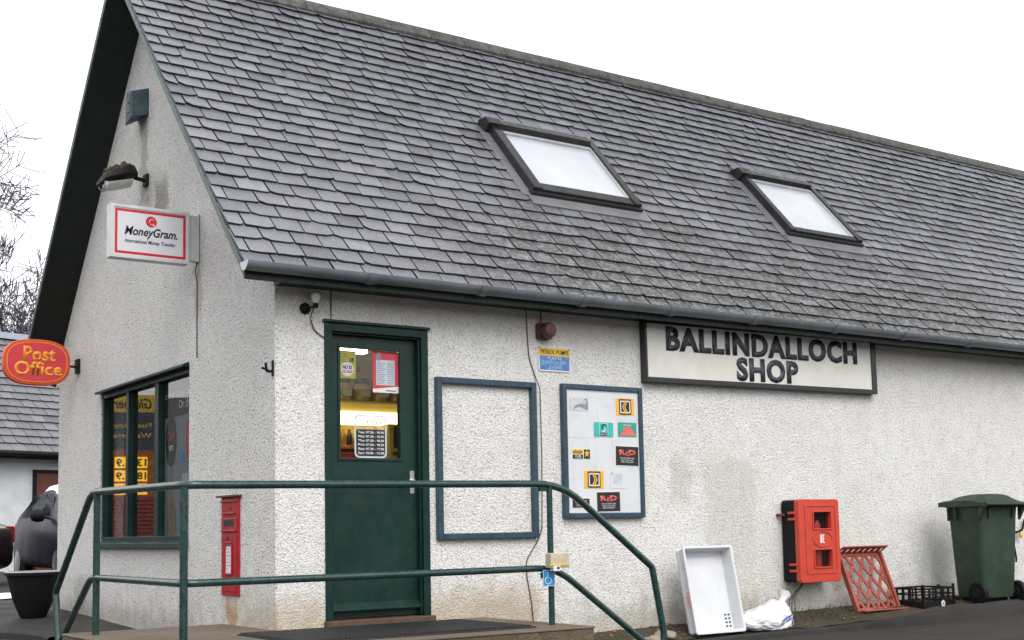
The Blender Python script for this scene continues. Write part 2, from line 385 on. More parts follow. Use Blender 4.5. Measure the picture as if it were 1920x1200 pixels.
# ---------------------------------------------------------------- ground
def ss(a, b, x):
    t = max(0, min(1, (x-a)/(b-a))); return t*t*(3-2*t)
def road_z(x, y):
    A = -.37+.10*ss(-.6, .6, y) if x < 2 else -.37+.10*ss(2.0, 6.0, y)
    return A+.023*max(-2, min(30, x))+.06*max(-12, min(0, y))+.037*max(0, min(5.2, y))
def base_z(x): return -.27+.023*max(-2, min(30, x))
KERB = [(1.9,-.50),(2.6,-.50),(4.4,-.52),(5.2,-.62),(6.0,-.76),(8.0,-.76),(18,-.76)]
def kerb_y(x):
    for (a,b),(c,d) in zip(KERB, KERB[1:]):
        if x <= c: return b+(d-b)*max(0, (x-a))/(c-a)
    return KERB[-1][1]
def verge_z(x, y):
    sl = .2-.15*ss(4.6, 6.6, x); return base_z(x)+sl*y
def sheet(name, xs, ys, fn, mat):
    m = MB(); m.v = [(x, y, fn(x, y)) for y in ys for x in xs]; nx = len(xs)
    for j in range(len(ys)-1):
        for i in range(nx-1):
            a = j*nx+i; m.f.append([a, a+1, a+nx+1, a+nx]); m.m.append(0)
    o = m.build(name, mat, smooth=True); return tag(o, kind='structure')
def lin(a, b, n): return [a+(b-a)*i/n for i in range(n+1)]
def wob(x, y, a=.012, s=1.7): return a*noise.noise(Vector((x*s, y*s, 3.1)))
xs = [-400,-200,-100,-60,-40,-28,-20]+lin(-15, 20, 110)+[24,30,40,60,100,200,400]
ys = [-300,-120,-60,-35]+lin(-20, 30, 130)+[36,50,80,140,300,500]
sheet('ground', xs, ys, lambda x, y: road_z(x, y)+(wob(x, y) if abs(x) < 30 else 0), M['asphalt'])
def verge():
    m = MB(); n = 140; k = 10
    for i in range(n+1):
        x = 2.05+16*i/n; yk = kerb_y(x)+.10
        for j in range(k+1):
            y = .03+(yk-.03)*j/k
            m.v.append((x, y, verge_z(x, y)+.018*noise.noise(Vector((x*5, y*5, 0)))+.012*noise.noise(Vector((x*14, y*14, 2)))-.0))
    for i in range(n):
        for j in range(k):
            a = i*(k+1)+j; m.f.append([a, a+1, a+k+2, a+k+1]); m.m.append(0)
    tag(m.build('verge_soil', M['soil'], smooth=True), kind='structure')
verge()
def kerb():
    m = MB(); n = 120; prof = [(.11,-.12),(.11,.0),(.09,.016),(.02,.018),(-.005,.008),(-.015,-.02),(-.02,-.14)]
    for i in range(n+1):
        x = 2.05+16*i/n; y = kerb_y(x); z = verge_z(x, y)
        for a, b in prof: m.v.append((x, y+a, z+b+.004*noise.noise(Vector((x*6, a*9, 1)))))
    k = len(prof)
    for i in range(n):
        for j in range(k-1):
            a = i*k+j; m.f.append([a, a+1, a+k+1, a+k]); m.m.append(0)
    tag(m.build('kerb', M['kerb'], smooth=True), kind='structure')
    # curved kerb beyond the gable
    m = MB(); pts = [(-1.75+.9*math.cos(a), 2.35+.95*math.sin(a)) for a in lin(R(-10), R(120), 24)]
    for i, (x, y) in enumerate(pts):
        cx, cy = -1.75, 2.35; dx, dy = (x-cx), (y-cy); L = math.hypot(dx, dy); dx /= L; dy /= L
        z = road_z(x, y)
        for a, b in ((-.06,-.1),(-.055,.05),(-.03,.07),(.04,.07),(.055,.05),(.06,-.1)): m.v.append((x+dx*a, y+dy*a, z+b))
    for i in range(24):
        for j in range(5):
            a = i*6+j; m.f.append([a, a+1, a+7, a+6]); m.m.append(0)
    tag(m.build('kerb', M['kerb'], smooth=True), kind='structure')
kerb()
def unseen_hills():  # unseen ring added, raised to block the sky reflected in the gable window
    m = MB(); n = 120
    for i in range(n):
        a = 2*math.pi*i/n; r = 230+25*noise.noise(Vector((math.cos(a)*2, math.sin(a)*2, 5)))
        h = 25.5+3*noise.noise(Vector((math.cos(a)*3, math.sin(a)*3, 9)))+2*noise.noise(Vector((math.cos(a)*17, math.sin(a)*17, 9)))
        for rr, hh in ((r-45, -3), (r-18, h*.55), (r, h), (r+40, h*.9), (r+60, -5)): m.v.append((rr*math.cos(a), rr*math.sin(a), hh))
    for i in range(n):
        for j in range(4):
            a = i*5+j; b = ((i+1) % n)*5+j; m.f.append([a, b, b+1, a+1]); m.m.append(0)
    tag(m.build('unseen_hills', pm('unseen_moorland', (.05, .05, .04), .9, .35, .05), smooth=True), kind='structure')
unseen_hills()
# landing and steps
LZ = -.03
def landing():
    m = MB()
    poly = [(-1.16,-1.335),(1.68,-1.335),(1.68,.03),(.02,.03),(.02,.93),(-1.16,.90)]
    m.prism(poly, -.7, LZ-.0155, 1)
    top = [(-1.165,-1.341),(1.686,-1.341),(1.686,.02),(.015,.02),(.015,.935),(-1.165,.905)]
    m.prism(top, LZ-.015, LZ, 0)
    o = m.build('landing', [M['concrete'], M['riser']], bevel=.006); tag(o, kind='structure')
    m = MB(); m.box(1.702, 2.06, -1.33, .02, -.8, -.205, 0)
    tag(m.build('steps', [M['concrete']], bevel=.01), kind='structure')
    m = MB(); 
    m.box(-1.14, -.02, .955, 1.30, -.8, -.16, 0)
    tag(m.build('steps', [M['concrete']], bevel=.01), kind='structure')
landing()
# ---------------------------------------------------------------- the shop building
W = 5.307; XL = 15.0; SL = 1.109; ZR = 5.598; ANG = math.atan(SL); CA, SA = math.cos(ANG), math.sin(ANG)
OV, OE = .324, .221; EZ = ZR-SL*(W/2+OE); LR = (W/2+OE)/CA
bld = empty('shop_building', (0,0,0), 'white roughcast shop with a steep slate roof and dark green door', 'building')
D0, D1, DT = .373, 1.219, 2.10
WY0, WY1, WZ0, WZ1 = 1.626, 3.904, .572, 1.963
def wall():
    m = MB(); ZB = -.9; T = .22
    zt = 2.335
    # front, outer skin with the doorway left open
    def q(a, b, c, d): m.add([a,b,c,d], [(0,1,2,3)])
    def front(y):
        for x0, x1, z0, z1 in ((0,D0,ZB,zt),(D1,XL,ZB,zt),(D0,D1,DT,zt),(D0,D1,ZB,-.012)):
            q((x0,y,z0),(x1,y,z0),(x1,y,z1),(x0,y,z1))
    front(0); 
    for x0, x1, z0, z1 in ((T,D0,ZB,zt),(D1,XL-T,ZB,zt),(D0,D1,DT,zt),(D0,D1,ZB,-.012)): q((x0,T,z0),(x1,T,z0),(x1,T,z1),(x0,T,z1))
    q((D0,0,-.012),(D0,T,-.012),(D0,T,DT),(D0,0,DT)); q((D1,0,-.012),(D1,T,-.012),(D1,T,DT),(D1,0,DT)); q((D0,0,DT),(D1,0,DT),(D1,T,DT),(D0,T,DT)); q((D0,0,-.012),(D1,0,-.012),(D1,T,-.012),(D0,T,-.012))
    # gable, outer skin with the window left open
    top = lambda y: ZR-.21-SL*abs(y-W/2)
    zl = top(0)
    def gab(x, y0=0, y1=W):
        z = WZ1
        q((x,y0,ZB),(x,WY0,ZB),(x,WY0,z),(x,y0,z)); q((x,WY1,ZB),(x,y1,ZB),(x,y1,z),(x,WY1,z))
        q((x,WY0,ZB),(x,WY1,ZB),(x,WY1,WZ0),(x,WY0,WZ0))
        m.add([(x,y0,z),(x,WY0,z),(x,WY1,z),(x,y1,z),(x,y1,top(y1)),(x,W/2,top(W/2)),(x,y0,top(y0))], [(0,1,2,3,4,5,6)])
    gab(0); gab(T, T, W-T)
    for a, b in (((WY0,WZ0),(WY1,WZ0)),((WY1,WZ0),(WY1,WZ1)),((WY1,WZ1),(WY0,WZ1)),((WY0,WZ1),(WY0,WZ0))):
        q((0,a[0],a[1]),(0,b[0],b[1]),(T,b[0],b[1]),(T,a[0],a[1]))
    q((0,W,ZB),(XL,W,ZB),(XL,W,zt),(0,W,zt)); q((T,W-T,ZB),(XL-T,W-T,ZB),(XL-T,W-T,zt),(T,W-T,zt))
    q((XL,0,ZB),(XL,W,ZB),(XL,W,zl),(XL,0,zl)); m.add([(XL,0,zl),(XL,W,zl),(XL,W/2,top(W/2))], [(0,1,2)])
    o = m.build('wall', M['harl'], bld)
    bm = bmesh.new(); bm.from_mesh(o.data); bmesh.ops.remove_doubles(bm, verts=bm.verts, dist=.0005); bmesh.ops.recalc_face_normals(bm, faces=bm.faces)
    bm.to_mesh(o.data); bm.free()
    return o
wallo = wall()
m = MB(); m.box(.23, XL-.23, .23, W-.23, -.06, -.012); m.build('floor', pm('shop_floor', (.16,.13,.10), .5), bld)
m = MB(); m.box(.23, XL-.23, .23, W-.23, 2.42, 2.46); m.build('ceiling', pm('shop_ceiling', (.6,.58,.5), .8), bld)
# roof: parts in roof-local coordinates (x along the eave, y up the slope, z out of it)
ROOF = Matrix(((1,0,0),(0,CA,SA),(0,-SA,CA))).transposed().to_4x4(); ROOF.translation = (0, -OE, EZ)
def slates(m, x0, x1, l0, rows, expo, wd, rng, thick=.015, lmax=None, rnd=1.0):
    for i in range(rows):
        L = l0+i*expo; x = x0-(wd*.5 if i % 2 else 0)+rng.uniform(-.012, .012); first = True
        rj = rng.uniform(-.004, .004)
        while x < x1:
            ww = wd*rng.uniform(.9, 1.1); a = max(x, x0)+.0055; b = min(x+ww, x1)-.0055; x += ww
            if b-a < .03: continue
            head = min(L+.27, lmax or 1e9)
            if head-L < .03: continue
            n = 5; tl = []
            sk = rng.uniform(-.003, .003)*rnd*(4 if rng.random() < .03 else 1); hj = rng.uniform(-.002, .004)*rnd; tw = rng.uniform(-.003, .003)*rnd
            for j in range(n):
                t = j/(n-1); jit = rng.uniform(-.003, .003)*rnd
                if j in (0, n-1) and rng.random() < .30: jit += rng.uniform(.006, .028)*rnd
                tl.append((a+(b-a)*t, L+rj+sk*(t-.5)*2+jit, .034+hj+tw*(t-.5)*2))
            vs = tl+[(b, head, .005), (a, head, .005)]+[(p[0], p[1], p[2]-thick) for p in tl]+[(b, head, -.004), (a, head, -.004)]
            k = n+2
            fs = [tuple(range(k))]+[(j, j+k, (j+1) % k+k, (j+1) % k) for j in range(k) if j != n]
            tone = rng.gauss(1, .15)*(rng.uniform(.6,.8) if rng.random() < .06 else 1); tone = max(.5, min(1.55, tone)); hue = rng.uniform(-.03, .02)
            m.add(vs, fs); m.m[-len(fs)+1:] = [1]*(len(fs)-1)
            m.c += [(tone*(1+hue), tone, tone*(1-hue*.6))]*len(fs)
def roof():
    rng = random.Random(7); m = MB(); m.c = []
    rf = MB()
    slates(m, -OV-.012, XL, -.045, 28, .1535, .222, rng, lmax=LR+.01)
    o = m.build('roof', [M['slate'], M['slate_edge_shade']], bld, smooth=False); o.matrix_local = ROOF
    # decking and the far slope
    m = MB(); y0 = -OE; 
    def P(x, y, dz): return (x, y, ZR-SL*abs(y-W/2)+dz)
    for ya, yb in ((-OE+.01, W/2), (W/2, W+OE)):
        vs = [P(x, y, dz) for dz in (-.07, -.012) for y in (ya, yb) for x in (-OV+.02, XL)]
        m.add(vs, [(0,2,3,1),(4,5,7,6),(0,1,5,4),(2,6,7,3),(0,4,6,2),(1,3,7,5)])
    d = m.build('roof_deck', pm('roof_felt', (.014, .013, .014), .9), o)
    d.matrix_parent_inverse = ROOF.inverted()
    m = MB(); m.c = []; slates(m, -XL, OV+.012, -.045, 28, .1535, .222, rng, lmax=LR+.01)
    keep = [i for i, f in enumerate(m.f)]
    b = m.build('far_slope', [M['slate'], M['slate_edge_shade']], o)
    BK = Matrix(((-1,0,0),(0,-CA,SA),(0,SA,CA))).transposed().to_4x4(); BK.translation = (0, W+OE, EZ)
    b.matrix_parent_inverse = ROOF.inverted(); b.matrix_local = BK
    # ridge of concrete tiles
    m = MB(); x = -OV-.02; rng = random.Random(3)
    while x < XL:
        L = .455; dz = rng.uniform(-.003, .003); prof = [(-.125,-.115),(-.085,-.050),(-.045,.002),(0,.020),(.045,.002),(.085,-.050),(.125,-.115)]
        prof2 = [(a*.86, b-.03) for a, b in prof]
        poly = prof+prof2[::-1]
        e = rng.uniform(-.003, .003)
        m.prism([(W/2+a+e, ZR+.050+b+dz) for a, b in poly], x, x+L-.006, axis=0); x += L
    r = m.build('ridge_cap', M['ridge'], o, bevel=.006); r.matrix_parent_inverse = ROOF.inverted()
    return o
roofo = roof()
def trim():
    # barge boards along both verges, soffit under the overhang
    def along(name, yA, yB, mat, dz0, dz1, x0, x1, dz0b=None):
        m = MB(); vs = []
        for x, dd in ((x0, 0), (x1, (dz0b-dz0) if dz0b is not None else 0)):
            for y in (yA, yB):
                for dz in (dz0+dd, dz1+(dd if dz0b is not None else 0)): vs.append((x, y, ZR-SL*abs(y-W/2)+dz))
        m.add(vs, [(0,1,3,2),(4,6,7,5),(0,4,5,1),(2,3,7,6),(0,2,6,4),(1,5,7,3)])
        return m.build(name, mat, bld)
    along('bargeboard', -OE-.01, W/2-.002, M['verge'], -.085, -.014, -OV, -OV+.022)
    along('bargeboard', W/2+.002, W+OE+.01, M['barge'], -.10, -.014, -OV, -OV+.022)
    along('soffit', -OE, W/2, M['soffit'], -.105, -.09, -OV+.02, .02, -.105)
    along('soffit', W/2, W+OE, M['soffit'], -.105, -.09, -OV+.02, .02, -.225)
    m = MB(); m.box(-OV+.0, XL, -OE-.022, -OE, 2.306, EZ-.004); m.build('fascia', M['barge'], bld, bevel=.003)
    m = MB(); m.box(.0, XL, -OE, .02, 2.330, 2.345); m.build('eaves_soffit', M['soffit'], bld)
    # gutter
    m = MB(); n = 14; rr = .060; yc, zc = -OE-.078, 2.408; x = -OV-.03
    def half(r): return [(yc+r*math.cos(a), zc+r*math.sin(a)) for a in lin(math.pi, 2*math.pi, n)]
    o_, i_ = half(rr), half(rr-.005); poly = o_+i_[::-1]
    m.prism(poly, -OV-.025, XL, axis=0)
    g = m.build('gutter', M['gutter'], bld, smooth=True)
    m = MB(); m.prism(half(rr+.001), -OV-.03, -OV-.0255, axis=0); m.build('end_cap', pm('end_cap_white', (.62,.62,.63), .4), g, bevel=.001)
    for k, xu in enumerate([.55, 1.13+.35, 2.42, 3.33, 4.28, 5.30, 6.25, 7.25, 8.25, 9.25, 10.3]):
        m = MB(); oo, ii = half(rr+.010), half(rr+.0005); m.prism(oo+ii[::-1], xu, xu+.06, axis=0)
        m.box(xu+.015, xu+.03, yc+.03, -OE-.022, zc-.055, zc-.03)
        m.build('gutter_bracket', M['gutter'], g, smooth=True)
trim()
def skylight(x0, x1, l0, l1, gx0, gx1, gl0, gl1, label):
    sk = empty('skylight', (0,0,0)); sk.parent = bld; sk.matrix_local = ROOF; sk['label'] = label
    H = .105
    m = MB(); m.box(x0, gx0-.018, l0, l1, .0, H); m.box(gx1+.018, x1, l0, l1, .0, H); m.box(gx0-.018, gx1+.018, l0, gl0-.012, .0, H-.012)
    m.box(x0-.02, x1+.02, l0-.03, l0+.035, .0, H-.035)
    m.build('frame', M['darkalu'], sk, bevel=.006)
    m = MB(); m.prism([(l1-.02,.0),(l1+.02,.04),(l1-.02,H+.02),(l1-.10,H+.022),(gl1+.05,H-.02),(gl1+.01,.05)], gx0-.10, gx1+.03, axis=0)
    m.prism([(l1-.12,.0),(l1+.04,.0),(l1+.05,.05),(l1-.03,H+.035),(l1-.12,H+.03)], x0-.045, x0+.11, axis=0)
    m.build('hood', M['darkalu'], sk, bevel=.005)
    m = MB(); m.ring(rrect(gx0-.017,gx1+.017,gl0-.011,gl1+.03,.005,1), rrect(gx0,gx1,gl0,gl1,.004,1), .04, .088); m.build('sash', M['silver'], sk)
    m = MB(); m.box(gx0-.012, gx1+.012, gl0-.008, gl1+.03, .045, .064); m.build('pane', M['roofpane'], sk)
    m = MB(); m.box(x0+.03, x1+.10, l1+.021, l1+.16, .012, .046); m.box(x1+.001, x1+.07, l0-.05, l1+.02, .012, .040)
    m.box(x0-.05, x1+.06, l0-.16, l0-.031, .012, .040); m.box(x0-.10, x0-.001, l0-.03, l1-.13, .01, .036)
    m.build('flashing', M['lead'], sk, bevel=.004)
skylight(2.725, 3.94, 1.455, 2.545, 2.84, 3.84, 1.575, 2.37, 'larger skylight on the left of the slate roof')
skylight(5.90, 6.985, 1.475, 2.535, 5.995, 6.89, 1.56, 2.37, 'smaller skylight on the right of the slate roof')
# ---------------------------------------------------------------- door
def door():
    m = MB(); fw = .058
    for a, b, z0, z1 in ((D0,D0+fw,-.01,DT),(D1-fw,D1,-.01,DT),(D0+fw,D1-fw,DT-fw,DT)): m.box(a, b, -.012, .16, z0, z1)
    for a, b, z0, z1 in ((D0+fw,D0+fw+.014,.02,DT-fw),(D1-fw-.014,D1-fw,.02,DT-fw),(D0+fw+.014,D1-fw-.014,DT-fw-.014,DT-fw)): m.box(a, b, .012, .058, z0, z1)
    f = m.build('door_frame', M['green_frame'], bld, bevel=.004)
    m = MB(); m.box(D0-.01, D1+.02, -.05, .16, -.045, .010); m.build('threshold', pm('threshold_brown', (.085,.050,.030), .6, .3, 20), f, bevel=.006)
    m = MB(); m.box(D0-.012, D1+.012, -.03, .0, DT+.002, DT+.022); m.build('drip_bar', M['green_frame'], f, bevel=.003)
    l0, l1, y0, y1 = D0+fw+.002, D1-fw-.002, .06, .105
    gx0, gx1, gz0, gz1 = .523, 1.017, 1.146, 1.942
    m = MB(); 
    m.box(l0, gx0, y0, y1, .022, DT-fw-.002); m.box(gx1, l1, y0, y1, .022, DT-fw-.002)
    m.box(gx0, gx1, y0, y1, gz1, DT-fw-.002); m.box(gx0, gx1, y0, y1, .022, gz0)
    d = m.build('door', M['green'], bld)
    m = MB(); 
    for a in ((gx0-.016, gx0+.004, gz0-.016, gz1+.016),(gx1-.004, gx1+.016, gz0-.016, gz1+.016)): m.box(a[0],a[1],y0-.009,y0+.012,a[2],a[3])
    m.box(gx0+.004,gx1-.004,y0-.009,y0+.012,gz1-.004,gz1+.016); m.box(gx0+.004,gx1-.004,y0-.009,y0+.012,gz0-.016,gz0+.004)
    m.build('glazing_bead', M['green'], d, bevel=.003)
    m = MB(); m.box(gx0, gx1, y0+.022, y0+.026, gz0, gz1); m.build('glass_pane', M['glass'], d)
    m = MB(); m.prism([(y0-.001,.075),(y0-.042,.068),(y0-.044,.078),(y0-.001,.125)], l0+.01, l1-.01, axis=0); m.build('weather_bar', M['green'], d, bevel=.002)
    m = MB(); m.rbox(1.088, 1.123, .895, 1.062, y0-.010, y0-.001, .006, axis=1)
    m.tube(fillet([(1.105,y0-.008,.99),(1.105,y0-.055,.992),(1.0,y0-.062,.970)], .02), .0085)
    m.lathe([(.013,0),(.013,.012)], 14, c=(1.105, y0-.022, .99), axis=1)
    m.build('handle', M['alu'], d, smooth=True)
door()
# ---------------------------------------------------------------- gable window (parts in building coordinates)
def window():
    wn = empty('window', (0,0,0)); wn.parent = bld; g = M['green_frame']
    m = MB()
    m.box(.012, .12, WY1-.045, WY1-.001, WZ0+.03, WZ1-.03); m.box(.02, .12, WY0+.001, WY0+.06, WZ0+.03, WZ1-.03)
    m.box(.012, .12, WY0+.001, WY1-.001, WZ1-.055, WZ1-.002); m.box(.012, .12, WY0+.001, WY1-.001, WZ0+.002, WZ0+.05)
    m.build('frame', g, wn, bevel=.004)
    for a, b in ((3.160,3.226),(2.385,2.475)):
        m = MB(); m.box(.016, .11, a, b, WZ0+.05, WZ1-.055); m.build('mullion', g, wn, bevel=.004)
    m = MB(); m.prism([(.0,WZ1),(.0,WZ1+.035),(-.055,WZ1+.012),(-.06,WZ1-.002)], WY0-.01, WY1+.03, axis=1) if False else None
    m = MB(); vs = [(x, y, z) for y in (WY0-.0, WY1+.03) for x, z in ((-.002,WZ1+.03),(-.055,WZ1+.006),(-.055,WZ1-.012),(-.002,WZ1-.008))]
    m.add(vs, [(0,1,2,3),(7,6,5,4),(0,4,5,1),(1,5,6,2),(2,6,7,3),(3,7,4,0)]); m.build('drip_moulding', g, wn, bevel=.003)
    m = MB(); vs = [(x, y, z) for y in (WY0-.0, WY1+.02) for x, z in ((.012,WZ0+.012),(-.055,WZ0-.006),(-.058,WZ0-.05),(-.002,WZ0-.052))]
    m.add(vs, [(0,1,2,3),(7,6,5,4),(0,4,5,1),(1,5,6,2),(2,6,7,3),(3,7,4,0)]); m.build('sill', g, wn, bevel=.004)
    for a, b in ((3.226,WY1-.045),(2.475,3.160),(WY0+.06,2.385)):
        m = MB(); m.box(.060, .066, a, b, WZ0+.05, WZ1-.055); m.build('pane', M['glasswin'], wn)
window()
# ---------------------------------------------------------------- objects on and around the shop
T = text
def shop_sign():
    s = empty('shop_sign', label='wide cream sign board with charcoal raised lettering tucked under the eaves', cat='sign', mat=frame((3.283, 0, 1.818), (1,0,.008), (0,0,1)))
    Wd, H, D = 2.885, .505, .075
    m = MB(); m.box(0.004, Wd-.004, .004, H-.004, -.004, D-.012); m.build('panel', M['cream'], s)
    m = MB(); m.ring([(0,0),(Wd,0),(Wd,H),(0,H)], [(.020,.042),(Wd-.066,.042),(Wd-.066,H-.012),(.020,H-.012)], -.003, D)
    m.build('frame', M['black'], s, bevel=.003)
    T('lettering', 'BALLINDALLOCH', .235, 2.62, .272, .482, D-.012, M['letter'], s, bold=.044, ext=.007, space=1.12)
    T('lettering', 'SHOP', 1.043, 1.815, .052, .262, D-.012, M['letter'], s, bold=.044, ext=.007, space=1.1)
shop_sign()
def frames():
    s = empty('empty_poster_frame', label='empty blue-grey poster frame on the wall beside the green door', cat='frame', mat=on_front(1.274, .552))
    Wd, H, t = .909, 1.207, .047
    for a, b, c, d in ((0,t,0,H),(Wd-t,Wd,0,H),(t,Wd-t,0,t),(t,Wd-t,H-t,H)):
        m = MB(); m.box(a, b, c, d, -.01, .042); m.build('frame_rail', M['blueframe'], s, bevel=.006)
frames()
def card(parent, name, mat, a, b, c, d, w, r=.006, rot=0, lab=None):
    o = empty(name); 
    bpy.data.objects.remove(o)
    m = MB(); m.rbox(-(b-a)/2, (b-a)/2, -(d-c)/2, (d-c)/2, 0, .0016, r, n=3); o = m.build(name, mat, parent)
    o.location = ((a+b)/2, (c+d)/2, w); o.rotation_euler = (0, 0, R(rot))
    if lab: o['label'] = lab
    return o
def notice():
    X0, Z0 = 2.434, .698
    s = empty('notice_board', label='blue-framed white notice board carrying small fuel card stickers', cat='notice board', mat=on_front(X0, Z0))
    Wd, H, t = .823, 1.068, .042
    m = MB(); m.ring([(0,0),(Wd,0),(Wd,H),(0,H)], rrect(t,Wd-t,t,H-t,.002,0)[:4], -.01, .045) if False else None
    m = MB()
    for a, b, c, d in ((0,t,0,H),(Wd-t,Wd,0,H),(t,Wd-t,0,t),(t,Wd-t,H-t,H)): m.box(a, b, c, d, -.01, .045)
    m.build('frame', M['blueframe'], s, bevel=.006)
    m = MB(); m.box(t-.004, Wd-t+.004, t-.004, H-t+.004, .0, .030); m.build('panel', M['board'], s)
    # faint seams left by old cards
    m = MB()
    for a, b, c, d in ((.06,.36,.640,.644),(.33,.332,.35,.6),(.10,.102,.2,.62),(.52,.523,.93,1.0),(.05,.2,.31,.3125),(.50,.502,.3,.62),(.40,.55,.90,.902),(.35,.352,.75,.9),(.06,.22,.085,.088),(.56,.7,.095,.098),(.58,.581,.06,.2),(.05,.053,.1,.7)): m.box(a,b,c,d,.0305,.0312)
    m.build('seam', M['palegrey'], s)
    w = .0305
    L = lambda x: x-X0
    V = lambda z: z-Z0
    # two yellow cards with a chevron mark
    def chev(a, b, c, d, flip, lab, rot):
        o = card(s, 'fuel_card_sticker', M['yellow'], L(a), L(b), V(c), V(d), w, .008, rot, lab); h = (b-a)/2; k = h*.66; f = -1 if flip else 1
        m = MB(); m.rbox(-k, k, -k, k, .0018, .0026, .01, n=3); m.build('mark_ground', M['ink'], o)
        m = MB(); m.ring(rrect(-k*.84,k*.84,-k*.8,k*.8,.002,1), rrect(-k*.68,k*.68,-k*.64,k*.64,.002,1), .0028, .0034); m.build('mark_border', M['white'], o)
        m = MB(); m.box(-k*.66, k*.66, -k*.62, k*.62, .0028, .0031); m.build('mark_field', M['navy'], o)
        m = MB()
        for off in (0, .30):
            P = [(-.30+off,.86),(-.12+off,.86),(.32+off,.0),(-.12+off,-.86),(-.30+off,-.86),(.14+off,.0)]
            P = [(f*(x-.12)*k, y*k) for x, y in P]
            m.prism(P if f > 0 else P[::-1], .0036, .0046)
        m.build('chevron', M['yellow'], o)
    chev(2.981, 3.175, 1.531, 1.672, True, 'yellow sticker at the top right of the board, chevrons pointing left', 1)
    chev(2.638, 2.835, .934, 1.076, False, 'yellow sticker lower on the board, chevrons pointing right', 0)
    # teal card with an S
    o = card(s, 'payment_card_sticker', M['teal'], L(2.747), L(2.946), V(1.349), V(1.468), w, .008, 0, 'teal sticker with a two-tone S')
    m = MB(); m.ring(rrect(-.045,.045,-.052,.052,.008,3), rrect(-.042,.042,-.049,.049,.007,3), .0018, .0024); m.build('outline', M['white'], o)
    m = MB(); m.rbox(-.042,.042,-.050,-.027,.0026,.0032,.006,n=3); m.build('name_strip', M['ink'], o)
    T('lettering', 'SWITCH', -.036, .036, -.045, -.033, .0034, M['white'], o, bold=.02)
    def stroke(pts, r, mat, ww, nm):
        m = MB(); m.tube([(x, y, ww) for x, y in pts], r, 6); q = m.build(nm, mat, o); return q
    up = [(.020,.034),(.006,.042),(-.012,.036),(-.016,.020),(-.012,.006)]; dn = [(.010,.016),(.013,.0),(.008,-.014),(-.006,-.020),(-.022,-.014)]
    stroke(up, .0055, M['ink'], .002, 'mark_upper'); stroke(dn, .0055, M['white'], .002, 'mark_lower')
    # green card with a red roof shape
    o = card(s, 'payment_card_sticker', M['teal2'], L(2.995), L(3.192), V(1.355), V(1.474), w, .008, 0, 'green sticker with a red sloping shape')
    T('lettering', 'Access', -.042, .040, .030, .048, .0018, M['white'], o, bold=.01)
    m = MB(); m.prism([(-.085,-.050),(.0,-.050),(-.025,-.020),(-.055,-.022)], .0018, .0026); m.prism([(-.038,.022),(.035,.022),(.085,-.050),(.012,-.050),(-.020,-.010),(-.046,-.012)], .0018, .0026); m.build('mark', M['coral'], o)
    # worn pale card
    o = card(s, 'worn_card_sticker', M['palegrey'], L(2.505), L(2.699), V(1.552), V(1.661), w, .008, 0, 'worn grey sticker at the top left of the board')
    m = MB(); m.prism([(-.06,-.048),(-.03,-.030),(.005,-.022),(.03,-.030),(.055,-.038),(.09,-.045),(.088,.025),(.075,.05),(.055,.04),(.04,.015),(.02,.002),(-.02,-.004),(-.045,-.022)], .0018, .0024); m.build('print', M['midgrey'], o)
    m = MB(); m.prism([(.03,.0),(.07,.005),(.075,.035),(.05,.03)], .0026, .0032); m.build('print', M['paleblue'], o)
    m = MB(); m.prism(circle(-.05,.038,.010,12), .0018, .0026); m.build('dot', M['yellow'], o)
    # star card
    o = card(s, 'fuel_card_sticker', M['white'], L(2.523)-.004, L(2.702)+.004, V(1.169)-.004, V(1.245)+.004, w, .003, 0, 'small sticker with a yellow star')
    m = MB(); m.box(-.088, .018, .0, .038, .0018, .0024); m.build('band', M['yellow'], o)
    m = MB(); m.box(-.086, .018, -.037, -.004, .0018, .0024); m.box(.026, .088, -.037, .038, .0018, .0024); m.build('ground', M['ink'], o)
    st = [( .056+(.030 if i%2==0 else .0125)*math.sin(math.pi*i/5), .006+(.036 if i%2==0 else .014)*math.cos(math.pi*i/5)) for i in range(10)]
    m = MB(); m.prism(st[::-1], .0027, .0034); m.build('star', M['yellow'], o)
    T('lettering', 'allstar', -.084, .014, .005, .033, .0026, M['ink'], o, bold=.012)
    T('lettering', 'FUEL', -.060, .004, -.031, -.010, .0026, M['white'], o, bold=.012)
    # black cards
    def blk(a, b, c, d, lab, rot, small=False):
        o = card(s, 'fuel_card_sticker', M['white'], L(a), L(b), V(c), V(d), w, .002, rot, lab); hx, hz = (b-a)/2-.006, (d-c)/2-.006
        m = MB(); m.box(-hx, hx, -hz, hz, .0018, .0024); m.build('ground', M['ink'], o)
        T('lettering', 'RED' if False else 'R', -hx*.72, -hx*.14, hz*.10, hz*.64, .0026, M['coral'], o, bold=.05)
        T('lettering', 'e', -hx*.16, hz*.08, hz*.10, hz*.48, .0026, M['coral'], o, bold=.02, shear=.2)
        T('lettering', 'D', hx*.12, hx*.74, hz*.10, hz*.64, .0026, M['coral'], o, bold=.05)
        m = MB(); m.box(-hx*.15, hx*.3, hz*.07, hz*.14, .0026, .0032); m.build('underline', M['coral'], o)
        T('lettering', 'Fuel card holders must\nreport to the cashier\nbefore drawing fuel', -hx*.62, hx*.62, -hz*.72, -hz*.12, .0026, M['white'], o)
    blk(2.960, 3.211, 1.115, 1.283, 'black sticker with red lettering under the green sticker', -1)
    blk(2.755, 3.004, .744, .911, 'larger black sticker with red lettering at the foot of the board', 1)
    blk(2.509, 2.691, .775, .860, 'small black sticker behind the handrail', 0)
    o = card(s, 'worn_card_sticker', M['board'], L(2.905), L(3.078), V(.935), V(1.075), w, .02, 0, 'nearly white peeled sticker')
    m = MB(); m.rbox(-.055,.035,-.03,.05,.0018,.0024,.01); m.build('print', M['paleblue'], o)
